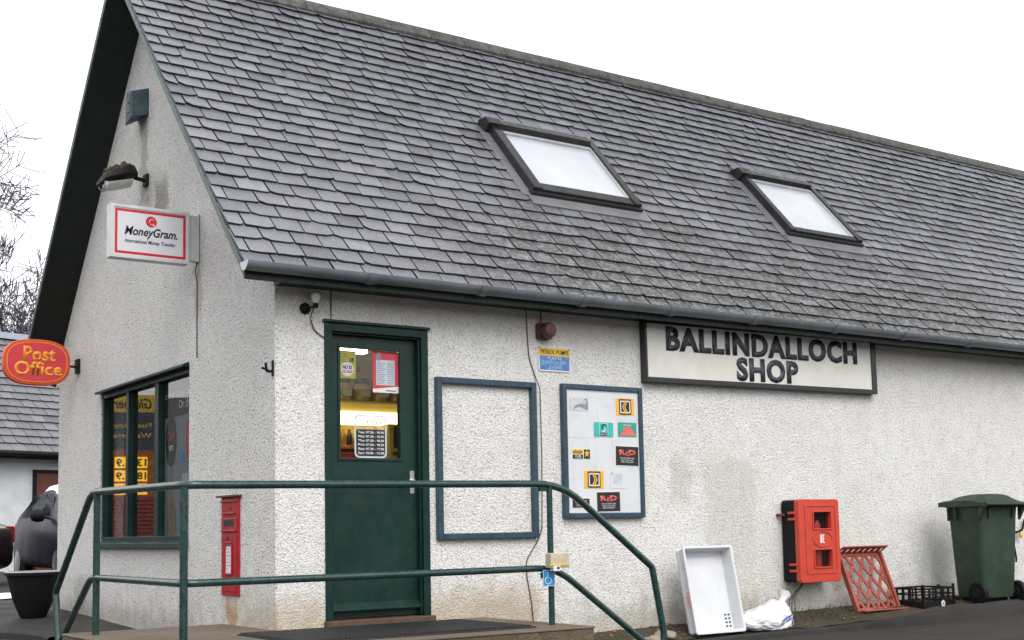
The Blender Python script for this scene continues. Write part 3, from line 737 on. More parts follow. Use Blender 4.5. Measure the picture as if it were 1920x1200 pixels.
    m = MB(); m.prism(circle(-.072,.052,.009,10), .0018, .0026); m.build('dot', M['coral'], o)
notice()
def petrol():
    s = empty('petrol_pump_notice', label='small enamel notice in yellow and faded blue above the notice board', cat='sign', mat=on_front(2.230, 1.858))
    Wd, H = .312, .198
    m = MB(); m.rbox(0, Wd, 0, H, .002, .008, .006, n=2); m.build('plate', M['white'], s)
    m = MB(); m.box(.006, Wd-.006, .122, H-.010, .009, .0096); m.build('yellow_band', M['petyellow'], s)
    m = MB(); m.box(.012, Wd-.010, .012, .1215, .009, .0096); m.build('blue_field', M['petblue'], s)
    T('lettering', 'PETROL PUMPS', .022, Wd-.018, .138, .172, .0098, M['ink'], s, bold=.012)
    T('lettering', 'PLEASE', .088, .226, .094, .116, .0098, M['white'], s, bold=.008)
    T('lettering', 'SWITCH OFF', .040, .275, .055, .085, .0098, M['faded'], s)
    T('lettering', 'ENGINE', .100, .220, .022, .046, .0098, M['faded'], s)
    for x, z in ((.012,H-.010),(Wd-.012,H-.016)):
        m = MB(); m.lathe([(.006,.008),(.006,.0125),(.002,.0135)], 8, c=(x, z, 0)); m.build('screw', M['cable'], s)
petrol()
def sounder():
    s = empty('alarm_sounder', label='round brown-red alarm sounder on the wall under the eaves', cat='alarm', mat=on_front(2.275, 2.170))
    m = MB(); m.rbox(-.065,.065,-.065,.065,-.004,.05,.02); m.build('back_box', M['sounder'], s, bevel=.006)
    m = MB(); m.lathe([(.058,.05),(.062,.06),(.062,.105),(.05,.125),(.03,.13)], 20); m.build('horn', M['sounder'], s, smooth=True)
sounder()
def cables():
    def c(name, pts, r, label, mat='cable', rad=.06):
        m = MB(); m.tube(fillet(pts, rad), r, 6); tag(m.build(name, M[mat], None, smooth=True), label, 'cable')
    c('wall_cable', [(.428,-.006,2.34),(.427,-.006,2.2),(.427,-.006,2.11)], .004, 'short thin cable running from the eaves down to the door frame')
    c('wall_cable', [(2.12,-.006,2.34),(2.13,-.006,2.09),(2.14,-.006,1.95),(2.200,-.006,1.80),(2.207,-.05,1.72),(2.212,-.05,1.2),(2.20,-.05,.62),(2.19,-.006,.53),(2.075,-.006,.38),(2.075,-.006,.28),(2.12,-.006,.05),(2.135,-.006,-.12)], .005, 'long thin cable running down the wall past the empty frame', 'cablegrey')
    c('wall_cable', [(2.262,-.006,2.34),(2.262,-.006,2.23)], .004, 'short cable from the eaves down to the red alarm sounder')
    c('wall_cable', [(-.006,1.445,2.77),(-.02,1.46,2.70),(-.006,1.45,2.6),(-.006,1.455,2.3),(-.006,1.450,2.0)], .0045, 'dark cable hanging down the gable below the white lit sign', 'cablegrey')
cables()
def spot():
    s = empty('spotlight', label='small clear bulb spotlight beside the corner above the door', cat='spotlight', mat=on_front(.225, 2.185))
    m = MB(); m.lathe([(.040,-.003),(.040,.012),(.030,.022),(.012,.03)], 16); m.build('base', M['plasblack'], s, smooth=True)
    m = MB(); m.tube(fillet([(0,0,.025),(.01,0,.06),(.045,.010,.075)], .02), .008, 8); m.lathe([(.018,0),(.020,.03),(.016,.035)], 12, c=(.055,.0,.06), axis=1); m.build('arm', M['plasblack'], s, smooth=True)
    m = MB(); m.lathe([(.015,.03),(.026,.05),(.036,.08),(.034,.10),(.022,.115),(.008,.12)], 16, c=(.055,.0,.06), axis=1); m.build('bulb', M['frost'], s, smooth=True)
    m = MB(); m.tube(fillet([(.04,-.004,.06),(.035,-.06,.012),(.07,-.15,.006),(.13,-.19,.006),(.155,-.197,.01)], .04), .0042, 6); m.build('flex', M['cable'], s, smooth=True)
spot()
def hook():
    s = empty('wall_bracket', label='small black bracket on the gable next to the building corner', cat='bracket', mat=on_gable(.03, 1.755))
    m = MB(); m.rbox(-.014,.014,-.055,.055,-.002,.008,.004); m.build('plate', M['plasblack'], s, bevel=.002)
    m = MB(); m.tube(fillet([(0,-.02,.006),(0,-.025,.05),(0,.035,.055)], .02), .010, 8); m.tube([(0,-.02,.03),(-.0,.0,.085)], .008, 8); m.build('peg', M['plasblack'], s, smooth=True)
hook()
def post_box():
    s = empty('post_box', label='narrow red wall post box set into the gable', cat='post box', mat=on_gable(.918, .180))
    Wd, H = .318, .712
    m = MB(); m.box(0, Wd, 0, H, -.02, .016); m.build('body', M['postred'], s, bevel=.004)
    m = MB(); m.box(.012, Wd-.012, .470, .560, .0165, .0225); m.box(.02, Wd-.02, .462, .474, .0165, .034); m.box(.05, Wd-.06, .588, .600, .0165, .030); m.box(0.005, Wd-.005, .675, .690, .0165, .028)
    m.build('slot_plate', M['postred'], s, bevel=.003)
    m = MB(); m.box(.065, Wd-.08, .500, .548, .0228, .0245); m.build('slot', M['ink'], s)
    m = MB(); m.box(.02, Wd-.02, .03, .44, .0165, .021); m.box(.09, Wd-.10, .376, .386, .021, .032); m.build('door', M['postred'], s, bevel=.003)
    m = MB(); m.ring([(.095,.150),(.225,.150),(.225,.372),(.095,.372)], [(.108,.162),(.212,.162),(.212,.360),(.108,.360)], .021, .030); m.build('plate_frame', M['postred'], s, bevel=.002)
    m = MB(); m.box(.108, .212, .162, .360, .0212, .024); p = m.build('collection_plate', M['white'], s)
    m = MB()
    for i in range(7): m.box(.118, .150+.045*(i*37 % 3)/2, .335-i*.024, .340-i*.024, .0242, .0246)
    m.build('print_line', M['midgrey'], p)
    m = MB(); m.box(-.03, Wd+.03, H, H+.014, -.01, .05); m.build('hood', M['riser'], s, bevel=.003)
    m = MB()
    m.box(.120,.128,.398,.425,.021,.024); m.box(.150,.158,.398,.425,.021,.024); m.box(.128,.150,.408,.413,.021,.024); m.build('cypher', M['ink'], s)
    m = MB(); m.prism(circle(.160,.632,.018,10,.010), .0165, .022); m.build('crown_badge', M['postred'], s)
post_box()
def transfer_sign():
    s = empty('lightbox_sign', label='white red-bordered lightbox sign projecting from the gable on a grey bracket', cat='sign', mat=frame((-.705, 1.40, 2.722), (1,0,0), (0,0,1)))
    Wd, H, D = .615, .412, .10
    m = MB(); m.box(0, Wd, 0, H, -D, -.003); m.build('case', M['silver'], s, bevel=.006)
    m = MB(); m.ring(rrect(0,Wd,0,H,.006,2), rrect(.024,Wd-.022,.026,H-.024,.004,2), -.0025, .006); m.build('trim', M['silver'], s, bevel=.002)
    m = MB(); m.box(.02, Wd-.018, .022, H-.02, -.0028, .0); m.build('face', M['facegrey'], s)
    m = MB(); m.ring(rrect(.032,Wd-.030,.034,H-.032,.002,1), rrect(.052,Wd-.050,.054,H-.052,.002,1), .0004, .0014); m.build('border', M['red'], s)
    T('lettering', 'MoneyGram.', .105, .520, .162, .252, .0006, M['ink'], s, bold=.024, shear=.28)
    T('lettering', 'International Money Transfer', .108, .505, .114, .153, .0006, M['navy'], s, bold=.015, shear=.25)
    m = MB(); m.prism(circle(.312,.300,.043,28), .0006, .0014); g = m.build('globe_logo', M['red'], s)
    m = MB(); m.tube([(.318+.020*math.cos(a), .300+.020*math.sin(a), .0014) for a in lin(R(40), R(200), 10)], .003, 5)
    m.tube([(.318+.018*math.cos(a), .296+.018*math.sin(a), .0014) for a in lin(R(215), R(330), 8)], .0025, 5)
    m.prism([(.322,.276),(.338,.282),(.334,.266)], .0015, .002); m.build('globe_line', M['white'], g)
    m = MB(); m.box(Wd, Wd+.070, .035, H-.012, -D+.02, -.02); m.box(Wd+.07, Wd+.085, .03, H-.0, -D+.01, -.008); m.build('bracket', M['silver'], s, bevel=.004)
transfer_sign()
def oval_sign():
    s = empty('oval_sign', label='oval red hanging sign with gold lettering on the far end of the gable', cat='sign', mat=frame((-.407, 4.60, 2.318), (1,0,0), (0,0,1)))
    def sup(a, b, n=56, e=2.75):
        return [(a*math.copysign(abs(math.cos(t))**(2/e), math.cos(t)), b*math.copysign(abs(math.sin(t))**(2/e), math.sin(t))) for t in [2*math.pi*i/n for i in range(n)]]
    m = MB(); m.prism(sup(.315,.223), -.07, -.001); m.build('case', M['poedge'], s, bevel=.008)
    m = MB(); m.prism(sup(.285,.196), .0, .004); m.build('face', M['pored'], s)
    m = MB(); m.ring(sup(.284,.195), sup(.277,.189), .0045, .0065); m.build('border', M['gold'], s)
    T('lettering', 'Post', -.130, .172, .006, .152, .0045, M['gold'], s, bold=.028)
    T('lettering', 'Office', -.212, .238, -.134, .006, .0045, M['gold'], s, bold=.028)
    m = MB(); m.tube([(.31,-.02,-.035),(.385,-.02,-.035)], .012, 10); m.build('arm', M['lampblack'], s, smooth=True)
    m = MB(); m.box(.380, .405, -.085, .055, -.09, .02); m.build('wall_plate', M['lampblack'], s, bevel=.004)
oval_sign()
def vent():
    s = empty('bell_box', label='weathered blue-green metal alarm box high on the gable', cat='alarm box', mat=on_gable(2.93, 4.285))
    m = MB(); vs = []
    # local: x towards the corner, y up, z out of the wall
    back = [(.0,.03),(.30,.0),(.30,.24),(.05,.27)]
    front = [(.10,-.075),(.265,-.035),(.26,.20),(.13,.215)]
    m.v = [(a,b,-.005) for a,b in back]+[(a,b,.145) for a,b in front]
    m.f = [[3,2,1,0],[4,5,6,7],[0,1,5,4],[1,2,6,5],[2,3,7,6],[3,0,4,7]]; m.m = [0]*6
    m.build('housing', M['ventblue'], s, bevel=.008)
    m = MB(); m.box(.15, .24, .02, .17, .139, .150); m.build('cover_plate', M['ventblue'], s, bevel=.003)
    m = MB(); m.lathe([(.008,0),(.008,.01)], 8, c=(.22,.10,.150)); m.build('screw', M['rust'], s)
vent()
def flood():
    s = empty('floodlight', label='old black floodlight with a mossy hood pointing out from the gable', cat='floodlight', mat=on_gable(2.66, 3.70))
    m = MB(); m.rbox(-.05,.05,-.05,.055,-.003,.025,.01); m.tube(fillet([(0,.0,.02),(.0,.01,.10),(.0,.02,.16)], .03), .018, 8); m.build('bracket', M['lampblack'], s, bevel=.003)
    # hood: tapered body
    ring = lambda z, a, b, y: [(a*math.cos(t)*1.0, y+b*math.sin(t) if math.sin(t) > 0 else y+b*.35*math.sin(t), z) for t in [2*math.pi*i/18 for i in range(18)]]
    m = MB(); st = [(z*.86, a*.88, b*.9, y) for z, a, b, y in ((.11,.05,.05,.03),(.15,.11,.10,.03),(.22,.14,.12,.02),(.32,.16,.11,-.01),(.43,.165,.075,-.045),(.47,.15,.03,-.06))]
    for q in st: m.v += ring(*q)
    n = 18
    for i in range(len(st)-1):
        for j in range(n): m.f.append([i*n+j, i*n+(j+1)%n, (i+1)*n+(j+1)%n, (i+1)*n+j]); m.m.append(0)
    m.f.append(list(range(n))[::-1]); m.m.append(0); m.f.append(list(range((len(st)-1)*n, len(st)*n))); m.m.append(0)
    m.build('hood', M['lampblack'], s, smooth=True)
    m = MB(); rng = random.Random(5)
    for i in range(150):
        t = rng.uniform(.14,.36); a = rng.uniform(-.11,.11); y = .128-(abs(t-.20))*.52-abs(a)*.45; r = rng.uniform(.010,.026)
        m.lathe([(r*.6,-r*.5),(r,0),(r*.7,r*.5),(r*.2,r*.7)], 6, c=(a, y+rng.uniform(-.01,.012), t))
    m.build('moss', M['moss'], s)
    m = MB(); vs = []
    for z, a, y in ((.15,.09,-.02),(.26,.115,-.055),(.37,.125,-.085),(.395,.09,-.075)):
        for i in range(9):
            t = -math.pi*i/8; vs.append((a*math.cos(t), y+.06*math.sin(t), z))
    m.v = vs
    for i in range(3):
        for j in range(8): a = i*9+j; m.f.append([a,a+1,a+10,a+9]); m.m.append(0)
    m.build('lens', M['frost'], s, smooth=True)
flood()
def cabinet():
    X0, Z0 = 4.868, .105
    s = empty('fire_extinguisher_cabinet', label='red and black fire extinguisher cabinet fixed to the white wall', cat='cabinet', mat=on_front(X0, Z0))
    Wd, H, D = .522, .735, .215
    m = MB(); m.rbox(.0, Wd-.01, .005, H-.005, .01, D-.055, .03); m.build('body', M['plasblack'], s, bevel=.008)
    m = MB()
    o = rrect(.0,Wd,.0,H,.03,5)
    # door with two window openings, as a grid of boxes
    wx0, wx1 = .185, .405; ws = ((.135,.285),(.475,.620))
    m.rbox(.0, wx0, .0, H, D-.055, D, .028); m.rbox(wx1, Wd, .0, H, D-.055, D, .028)
    for a, b in ((.001,ws[0][0]),(ws[0][1],ws[1][0]),(ws[1][1],H-.001)): m.box(wx0-.03, wx1+.03, a, b, D-.0545, D-.0004)
    d = m.build('door', M['firered'], s, bevel=.006)
    m = MB(); m.ring(rrect(.075,Wd-.05,.075,H-.055,.02,3), rrect(.085,Wd-.06,.085,H-.065,.015,3), D-.0002, D+.006); m.build('raised_rim', M['firered'], d, bevel=.002)
    m = MB()
    for a, b in ws: m.ring(rrect(wx0-.012,wx1+.012,a-.012,b+.012,.008,2), rrect(wx0,wx1,a,b,.004,2), D-.001, D+.009)
    m.build('window_rim', M['firered'], d, bevel=.002)
    for a, b in ws:
        m = MB(); m.box(wx0-.002, wx1+.002, a-.002, b+.002, D-.03, D-.026); m.build('window', M['smoke'], d)
    m = MB(); m.lathe([(.045,.06),(.05,.08),(.05,.50),(.035,.545),(.02,.56)], 18, c=(.295,0,.128), axis=1); e = m.build('extinguisher', M['firered'], s, smooth=True)
    m = MB(); m.box(.265,.325,.562,.60,.105,.150); m.build('valve', M['plasblack'], e, bevel=.004)
    m = MB(); E = lambda r, k: [(.295+r*math.cos(2*math.pi*i/32), .382+r*k*math.sin(2*math.pi*i/32)) for i in range(32)]
    m.ring(E(.128,.58), E(.116,.56), D-.0002, D+.006); m.build('oval_emboss', M['firered'], d, bevel=.002)
    m = MB(); m.rbox(.262,.284,.345,.415,D+.0002,D+.0012,.004); m.box(.292,.306,.345,.420,D+.0002,D+.0012); m.box(.306,.316,.405,.418,D+.0002,D+.0012); m.box(.306,.314,.378,.390,D+.0002,D+.0012); m.box(.306,.318,.345,.357,D+.0002,D+.0012); m.box(.266,.280,.416,.424,D+.0002,D+.0012); m.build('symbol', M['white'], d)
    for z in (.560,.615,.105,.160):
        m = MB(); m.box(-.022, .02, z-.011, z+.011, D-.115, D-.035); m.build('hinge', M['firered'], s, bevel=.004)
    m = MB(); m.box(-.045, .0, .590, .612, .02, .05); m.tube([(-.05,.60,.0),(-.045,.60,.06)], .012, 8); m.build('fixing', M['rust'], s)
cabinet()
# ---------------------------------------------------------------- handrail
def rail():
    s = empty('handrail', (0,0,0), 'dark green tubular handrail wrapped round the landing in front of the door', 'handrail')
    y = -1.032; x = -1.022
    top = [(x,1.40,-.30),(x,1.49,-.13),(x,1.575,.227),(x,.72,.925),(x,-1.032+.0,.905),(1.665,y,.925),(2.457,y,.332),(2.56,y,-.18),(2.50,y,-.33),(2.38,y,-.30)]
    m = MB(); m.tube(fillet(top, [.06,.03,.10,.10,.22,.018,.12,.06]), .0245, 12); m.build('top_rail', M['rail'], s, smooth=True)
    mid = [(x,1.47,-.15),(x,.72,.350),(x,y,.345),(1.60,y,.353),(2.38,y,-.205),(2.52,y,-.32)]
    m = MB(); m.tube(fillet(mid, [.10,.08,.16,.05]), .0225, 12); m.build('mid_rail', M['rail'], s, smooth=True)
    for px, py, zt, r in ((1.556,y,.91,.021),(x+.002,y+.01,.89,.0235),(x,.605,.91,.0235)):
        m = MB(); m.tube([(px,py,-.06 if py < .5 else -.3),(px,py,zt)], r, 12)
        m.build('post', M['rail'], s, smooth=True)
    m = MB(); m.box(1.47, 1.535, y-.012, y+.012, .872, .900); m.box(1.475, 1.545, y-.014, y+.014, .285, .325); m.build('clamp', M['rail'], s, bevel=.004)
rail()
def call_box():
    s = empty('call_button_box', label='cream plastic call button box on the handrail post', cat='call button', mat=frame((1.492,-1.058,.342), (1,-.12,0), (0,0,1)))
    m = MB(); m.rbox(.0,.145,.012,.112,.0,.075,.006,n=3); m.build('cover', M['beige'], s, bevel=.004)
    m = MB(); m.box(-.008, .145, .028, .036, .0755, .081); m.build('band', M['petyellow'], s)
    m = MB(); m.rbox(.018,.070,-.008,.027,.03,.082,.004,n=2); m.build('button_plate', M['white'], s, bevel=.002)
    m = MB(); m.lathe([(.009,.082),(.009,.087),(.004,.089)], 12, c=(.052,.014,0)); m.build('button', M['ink'], s)
call_box()
def badge():
    s = empty('wheelchair_badge', label='blue wheelchair access badge below the call box on the post', cat='badge', mat=frame((1.464,-1.062,.232), (1,0,0), (.04,0,1)))
    m = MB(); m.rbox(0,.100,0,.110,.0,.004,.005,n=2); m.build('plate', M['wcblue'], s)
    m = MB(); m.ring(rrect(.001,.099,.001,.109,.004,2), rrect(.004,.096,.004,.106,.003,2), .0042, .0048)
    m.prism(circle(.040,.090,.0075,12), .0042, .005)
    m.tube([(.040,.082,.004),(.041,.055,.004),(.062,.054,.004),(.075,.026,.004)], .0032, 6)
    m.tube([(.042+.024*math.cos(a), .038+.024*math.sin(a), .004) for a in lin(R(115), R(345), 18)], .0032, 6)
    m.build('symbol', M['white'], s)
badge()
def mat_():
    s = empty('door_mat', (0,0,LZ), 'black ribbed rubber mat on the landing in front of the door', 'mat')
    m = MB(); x0, x1, y0, y1 = -.36, 1.335, -1.16, -.215
    m.box(x0, x1, y0, y1, .001, .010); m.build('base', M['rubber'], s)
    m = MB(); n = 62
    for i in range(n):
        a = x0+.012+(x1-x0-.024)*i/n; m.box(a, a+.013, y0+.02, y1-.02, .0102, .019)
    m.build('rib', M['rubber'], s)
mat_()
# ---------------------------------------------------------------- trays, sack, bin
def white_tray():
    lean = R(11.5); s = empty('plastic_tray', label='white plastic tray standing on end against the wall', cat='tray')
    s.matrix_world = frame((3.43, -.315, -.262), (1,0,0), (0, math.sin(lean), math.cos(lean)))
    Wd, H, D, t = .535, .705, .115, .012
    m = MB(); m.box(.02, Wd-.02, .02, H-.02, .0, t); m.build('base', M['crateWhite'], s)
    m = MB()
    # four walls flaring outward
    def wall4(r0, r1, z0, z1):
        o0 = [(r0,r0),(Wd-r0,r0),(Wd-r0,H-r0),(r0,H-r0)]; o1 = [(r1,r1),(Wd-r1,r1),(Wd-r1,H-r1),(r1,H-r1)]
        i0 = [(a+(t if a < Wd/2 else -t), b+(t if b < H/2 else -t)) for a, b in o0]; i1 = [(a+(t if a < Wd/2 else -t), b+(t if b < H/2 else -t)) for a, b in o1]
        v = [(a,b,z0) for a,b in o0]+[(a,b,z1) for a,b in o1]+[(a,b,z0) for a,b in i0]+[(a,b,z1) for a,b in i1]
        f = []
        for i in range(4):
            j = (i+1)%4; f += [(i,j,4+j,4+i),(8+j,8+i,12+i,12+j),(4+i,4+j,12+j,12+i),(j,i,8+i,8+j)]
        m.add(v, f)
    wall4(.020, .004, .0, D)
    m.ring(rrect(-.006,Wd+.006,-.006,H+.006,.02,3), rrect(.014,Wd-.014,.014,H-.014,.015,3), D-.012, D+.004)
    for z in (.035, .075): m.ring(rrect(.004,Wd-.004,.004,H-.004,.012,2), rrect(.016,Wd-.016,.016,H-.016,.01,2), z, z+.006)
    m.build('rim', M['crateWhite'], s, bevel=.003)
    m = MB()
    for i in range(4):
        for j in range(2): m.rbox(.425+j*.038, .447+j*.038, .05+i*.031, .064+i*.031, t+.0004, t+.0016, .004, n=2)
    m.build('drain_hole', M['ink'], s)
    m = MB(); m.rbox(.08,Wd-.08,H-.075,H-.05,t+.0003,t+.0012,.01); m.build('grip_mark', M['palegrey'], s)
    e = empty('side_print', (0,0,0)); e.parent = s
    q = Matrix(((0,0,-1),(0,-1,0),(-1,0,0))).to_4x4()   # letters run down the tray's left wall
    e.matrix_local = frame((.003,.34,.055), (0,-1,0.0), (0,0,1))
    rng = random.Random(6); m = MB()
    for row in (.006, .030):
        u = .0
        while u < .125:
            m.box(u, u+rng.uniform(.003, .006), row, row+rng.uniform(.010, .017), .006, .0066); m.box(u, u+rng.uniform(.007, .011), row+rng.choice((0, .007, .013)), row+.017, .0068, .0072); u += .0145
    m.build('worn_print', M['coral'], e)
white_tray()
def red_tray():
    lean = R(21); s = empty('plastic_tray', label='red lattice tray leaning on end beside the fire cabinet', cat='tray')
    s.matrix_world = frame((5.475, -.275, -.200), (1,0,0), (0, math.sin(lean), math.cos(lean)))
    Wd, H, D, t = .615, .60, .125, .018
    m = MB(); n = 5; w = .0165
    def bar(a, b):
        d = Vector((b[0]-a[0], b[1]-a[1])); L = d.length; d /= L; p = Vector((-d.y, d.x))*w/1.0
        m.prism([(a[0]+p.x,a[1]+p.y),(a[0]-p.x,a[1]-p.y),(b[0]-p.x,b[1]-p.y),(b[0]+p.x,b[1]+p.y)], .002, t-.003)
    x0, x1, y0, y1 = .05, Wd-.05, .05, H-.05; k = 1.55; st = .138
    def clip(x, y, dx, dy):
        ts = [0, 9]
        for o, d, lo, hi in ((x,dx,x0,x1),(y,dy,y0,y1)):
            a, b = (lo-o)/d, (hi-o)/d
            if a > b: a, b = b, a
            ts[0] = max(ts[0], a); ts[1] = min(ts[1], b)
        return ts if ts[1]-ts[0] > .02 else None
    i = -8
    while i < 14:
        for sx in (1, -1):
            bx = x0+i*st if sx > 0 else x1-i*st
            c = clip(bx, y0-1e-4, sx*.62, 1.0)
            if c: bar((bx+sx*.62*c[0], y0+c[0]), (bx+sx*.62*c[1], y0+c[1]))
        i += 1
    m.ring(rrect(.018,Wd-.018,.018,H-.018,.02,3), rrect(.055,Wd-.055,.055,H-.055,.012,3), .0, t)
    m.build('lattice', M['crateRed'], s, bevel=.003)
    def side(name, fn, L):
        m = MB(); bars = [(0,.034),(D-.038,D)]
        for a, b in bars: m.v += []; fn(m, 0, L, a, b)
        nn = max(4, int(L/.075))
        for i in range(nn+1):
            u = i*L/nn; fn(m, max(0, u-.022), min(L, u+.022), .02, D-.022)
        return m.build(name, M['crateRed'], s, bevel=.003)
    fl = .22
    side('rim', lambda m, a, b, z0, z1: m.add([(a,H-.018+z0*fl,z0),(b,H-.018+z0*fl,z0),(b,H-.018+z1*fl,z1),(a,H-.018+z1*fl,z1),(a,H-.030+z0*fl,z0),(b,H-.030+z0*fl,z0),(b,H-.030+z1*fl,z1),(a,H-.030+z1*fl,z1)], [(0,1,2,3),(7,6,5,4),(0,4,5,1),(2,6,7,3),(1,5,6,2),(0,3,7,4)]), Wd)
    side('rim', lambda m, a, b, z0, z1: m.add([(a,.018-z0*fl,z0),(b,.018-z0*fl,z0),(b,.018-z1*fl,z1),(a,.018-z1*fl,z1),(a,.030-z0*fl,z0),(b,.030-z0*fl,z0),(b,.030-z1*fl,z1),(a,.030-z1*fl,z1)], [(0,1,2,3),(7,6,5,4),(0,4,5,1),(2,6,7,3),(1,5,6,2),(0,3,7,4)]), Wd)
    for xa, xb in ((.012, .040), (Wd-.040, Wd-.012)):
        m = MB(); m.box(xa, xb, .012, H-.012, -.004, .045); m.build('side_beam', M['crateRed'], s, bevel=.004)
red_tray()
def black_crate():
    x0 = 6.13; z0 = -.178
    s = empty('plastic_crate', (x0, -.52, z0), 'low black crate on the ground between the red tray and the bin', 'crate', rz=R(4))
    Wd, L, H, t = .50, .36, .195, .012
    m = MB(); m.box(.01, Wd-.01, .01, L-.01, .0, .012); m.build('base', M['plasblack'], s)
    def face(fn, Lx):
        m = MB(); fn(m, 0, Lx, .0, .075); fn(m, 0, Lx, .178, H); n = max(3, int(Lx/.085))
        for i in range(n+1):
            u = i*Lx/n; wd = .012 if i % 3 else .024; fn(m, max(0,u-wd), min(Lx,u+wd), .075, .178)
        fn(m, 0, Lx, .128, .140)
        m.build('side', M['plasblack'], s, bevel=.002)
    face(lambda m, a, b, c, d: m.box(a, b, 0, t, c, d), Wd); face(lambda m, a, b, c, d: m.box(a, b, L-t, L, c, d), Wd)
    face(lambda m, a, b, c, d: m.box(0, t, a+t, max(a+t+.001, min(b, L-2*t)+t*0), c, d) if b-a > .03 or 1 else None, L-2*t); face(lambda m, a, b, c, d: m.box(Wd-t, Wd, a+t, max(a+t+.001, min(b, L-2*t)), c, d), L-2*t)
    for px in (.012, Wd/2, Wd-.012):
        m = MB(); m.box(px-.012, px+.012, .0, .02, H, H+.028); m.build('stacking_lug', M['plasblack'], s, bevel=.003)
    m = MB(); m.lathe([(.030,-.0035),(.030,-.0012)], 20, c=(.30,0,.045), axis=1); b = m.build('badge', M['white'], s)
    m = MB(); m.box(.288,.294,-.005,-.0037,.03,.06); m.box(.306,.312,-.005,-.0037,.03,.06); m.box(.294,.306,-.005,-.0037,.04,.045); m.build('badge_mark', M['ink'], b)
black_crate()
def sack():
    s = empty('plastic_sack', (3.99, -.37, -.268), 'white plastic sack with blue print lying on the verge', 'sack', rz=R(6)); s.scale = (1.18, 1.05, 1.08)
    bm = bmesh.new(); bmesh.ops.create_icosphere(bm, subdivisions=5, radius=1)
    for v in bm.verts:
        p = v.co.copy()
        x = p.x*.265; y = p.y*.165; z = p.z*.125
        h = .78+.35*ss(-.26, .2, x); z = z*h
        if z < -.055: z = -.055+(z+.055)*.15
        n1 = noise.noise(Vector((p.x*2.2, p.y*2.2, p.z*2.2)))*.018; n2 = noise.noise(Vector((p.x*6+3*p.z, p.y*5, p.z*9)))*.010
        ridge = abs(noise.noise(Vector((p.x*4+7, p.y*6, p.z*3))))*.014
        nn = p.normalized()*(n1+n2-ridge)
        v.co = Vector((x+.25, y, z+.075))+nn
        # slope the top up to the tied end
        v.co.z += .05*ss(.2, .45, v.co.x)*max(0, p.z)
    me = bpy.data.meshes.new('bag'); bm.to_mesh(me); bm.free(); me.materials.append(M['bag']); me.polygons.foreach_set('use_smooth', [True]*len(me.polygons))
    o = bpy.data.objects.new('bag', me); COL.objects.link(o); o.parent = s
    # gathered neck
    m = MB(); n = 20; st = [(.36,.165,.075),(.405,.195,.05),(.44,.215,.035),(.465,.245,.05),(.475,.275,.085)]
    for i, (x, z, r) in enumerate(st):
        for j in range(n):
            a = 2*math.pi*j/n; rr = r*(1+.35*noise.noise(Vector((math.cos(a)*3, math.sin(a)*3, i*1.3)))); m.v.append((x+.3*rr*math.sin(a)*-.6, rr*math.cos(a)*.75, z+rr*math.sin(a)*.45))
    for i in range(len(st)-1):
        for j in range(n): m.f.append([i*n+j, i*n+(j+1)%n, (i+1)*n+(j+1)%n, (i+1)*n+j]); m.m.append(0)
    m.build('neck', M['bag'], s, smooth=True)
    # printed bands wrapped on the bag, follow its surface
    def surf(px, pz):
        best = None
        from mathutils.bvhtree import BVHTree
        return None
    from mathutils.bvhtree import BVHTree
    bt = BVHTree.FromPolygons([v.co for v in me.vertices], [p.vertices[:] for p in me.polygons])
    def band(u0, u1, v0, v1, name, mat, sl=.35, lift=.002):
        m = MB(); nu, nv = 14, 6; ok = True
        for j in range(nv+1):
            for i in range(nu+1):
                u = u0+(u1-u0)*i/nu; v = v0+(v1-v0)*j/nv+sl*(u-u0)
                h = bt.ray_cast(Vector((u, -1, v)), Vector((0,1,0)))
                p = h[0] if h[0] else bt.find_nearest(Vector((u, -.2, v)))[0]
                m.v.append((p.x, p.y-lift, p.z))
        for j in range(nv):
            for i in range(nu): a = j*(nu+1)+i; m.f.append([a,a+1,a+nu+2,a+nu+1]); m.m.append(0)
        return m.build(name, mat, s, smooth=True)
    b = band(.255, .40, .045, .085, 'print_band', M['bagblue'])
    band(.405, .475, .025, .085, 'print_patch', M['bagblue'], .5)
    for i, (a, c) in enumerate(((.265,.285),(.292,.318),(.326,.345),(.352,.385))): band(a, c, .056+.35*(a-.255), .072+.35*(a-.255), 'print_letter', M['white'], .35, .0045)
sack()
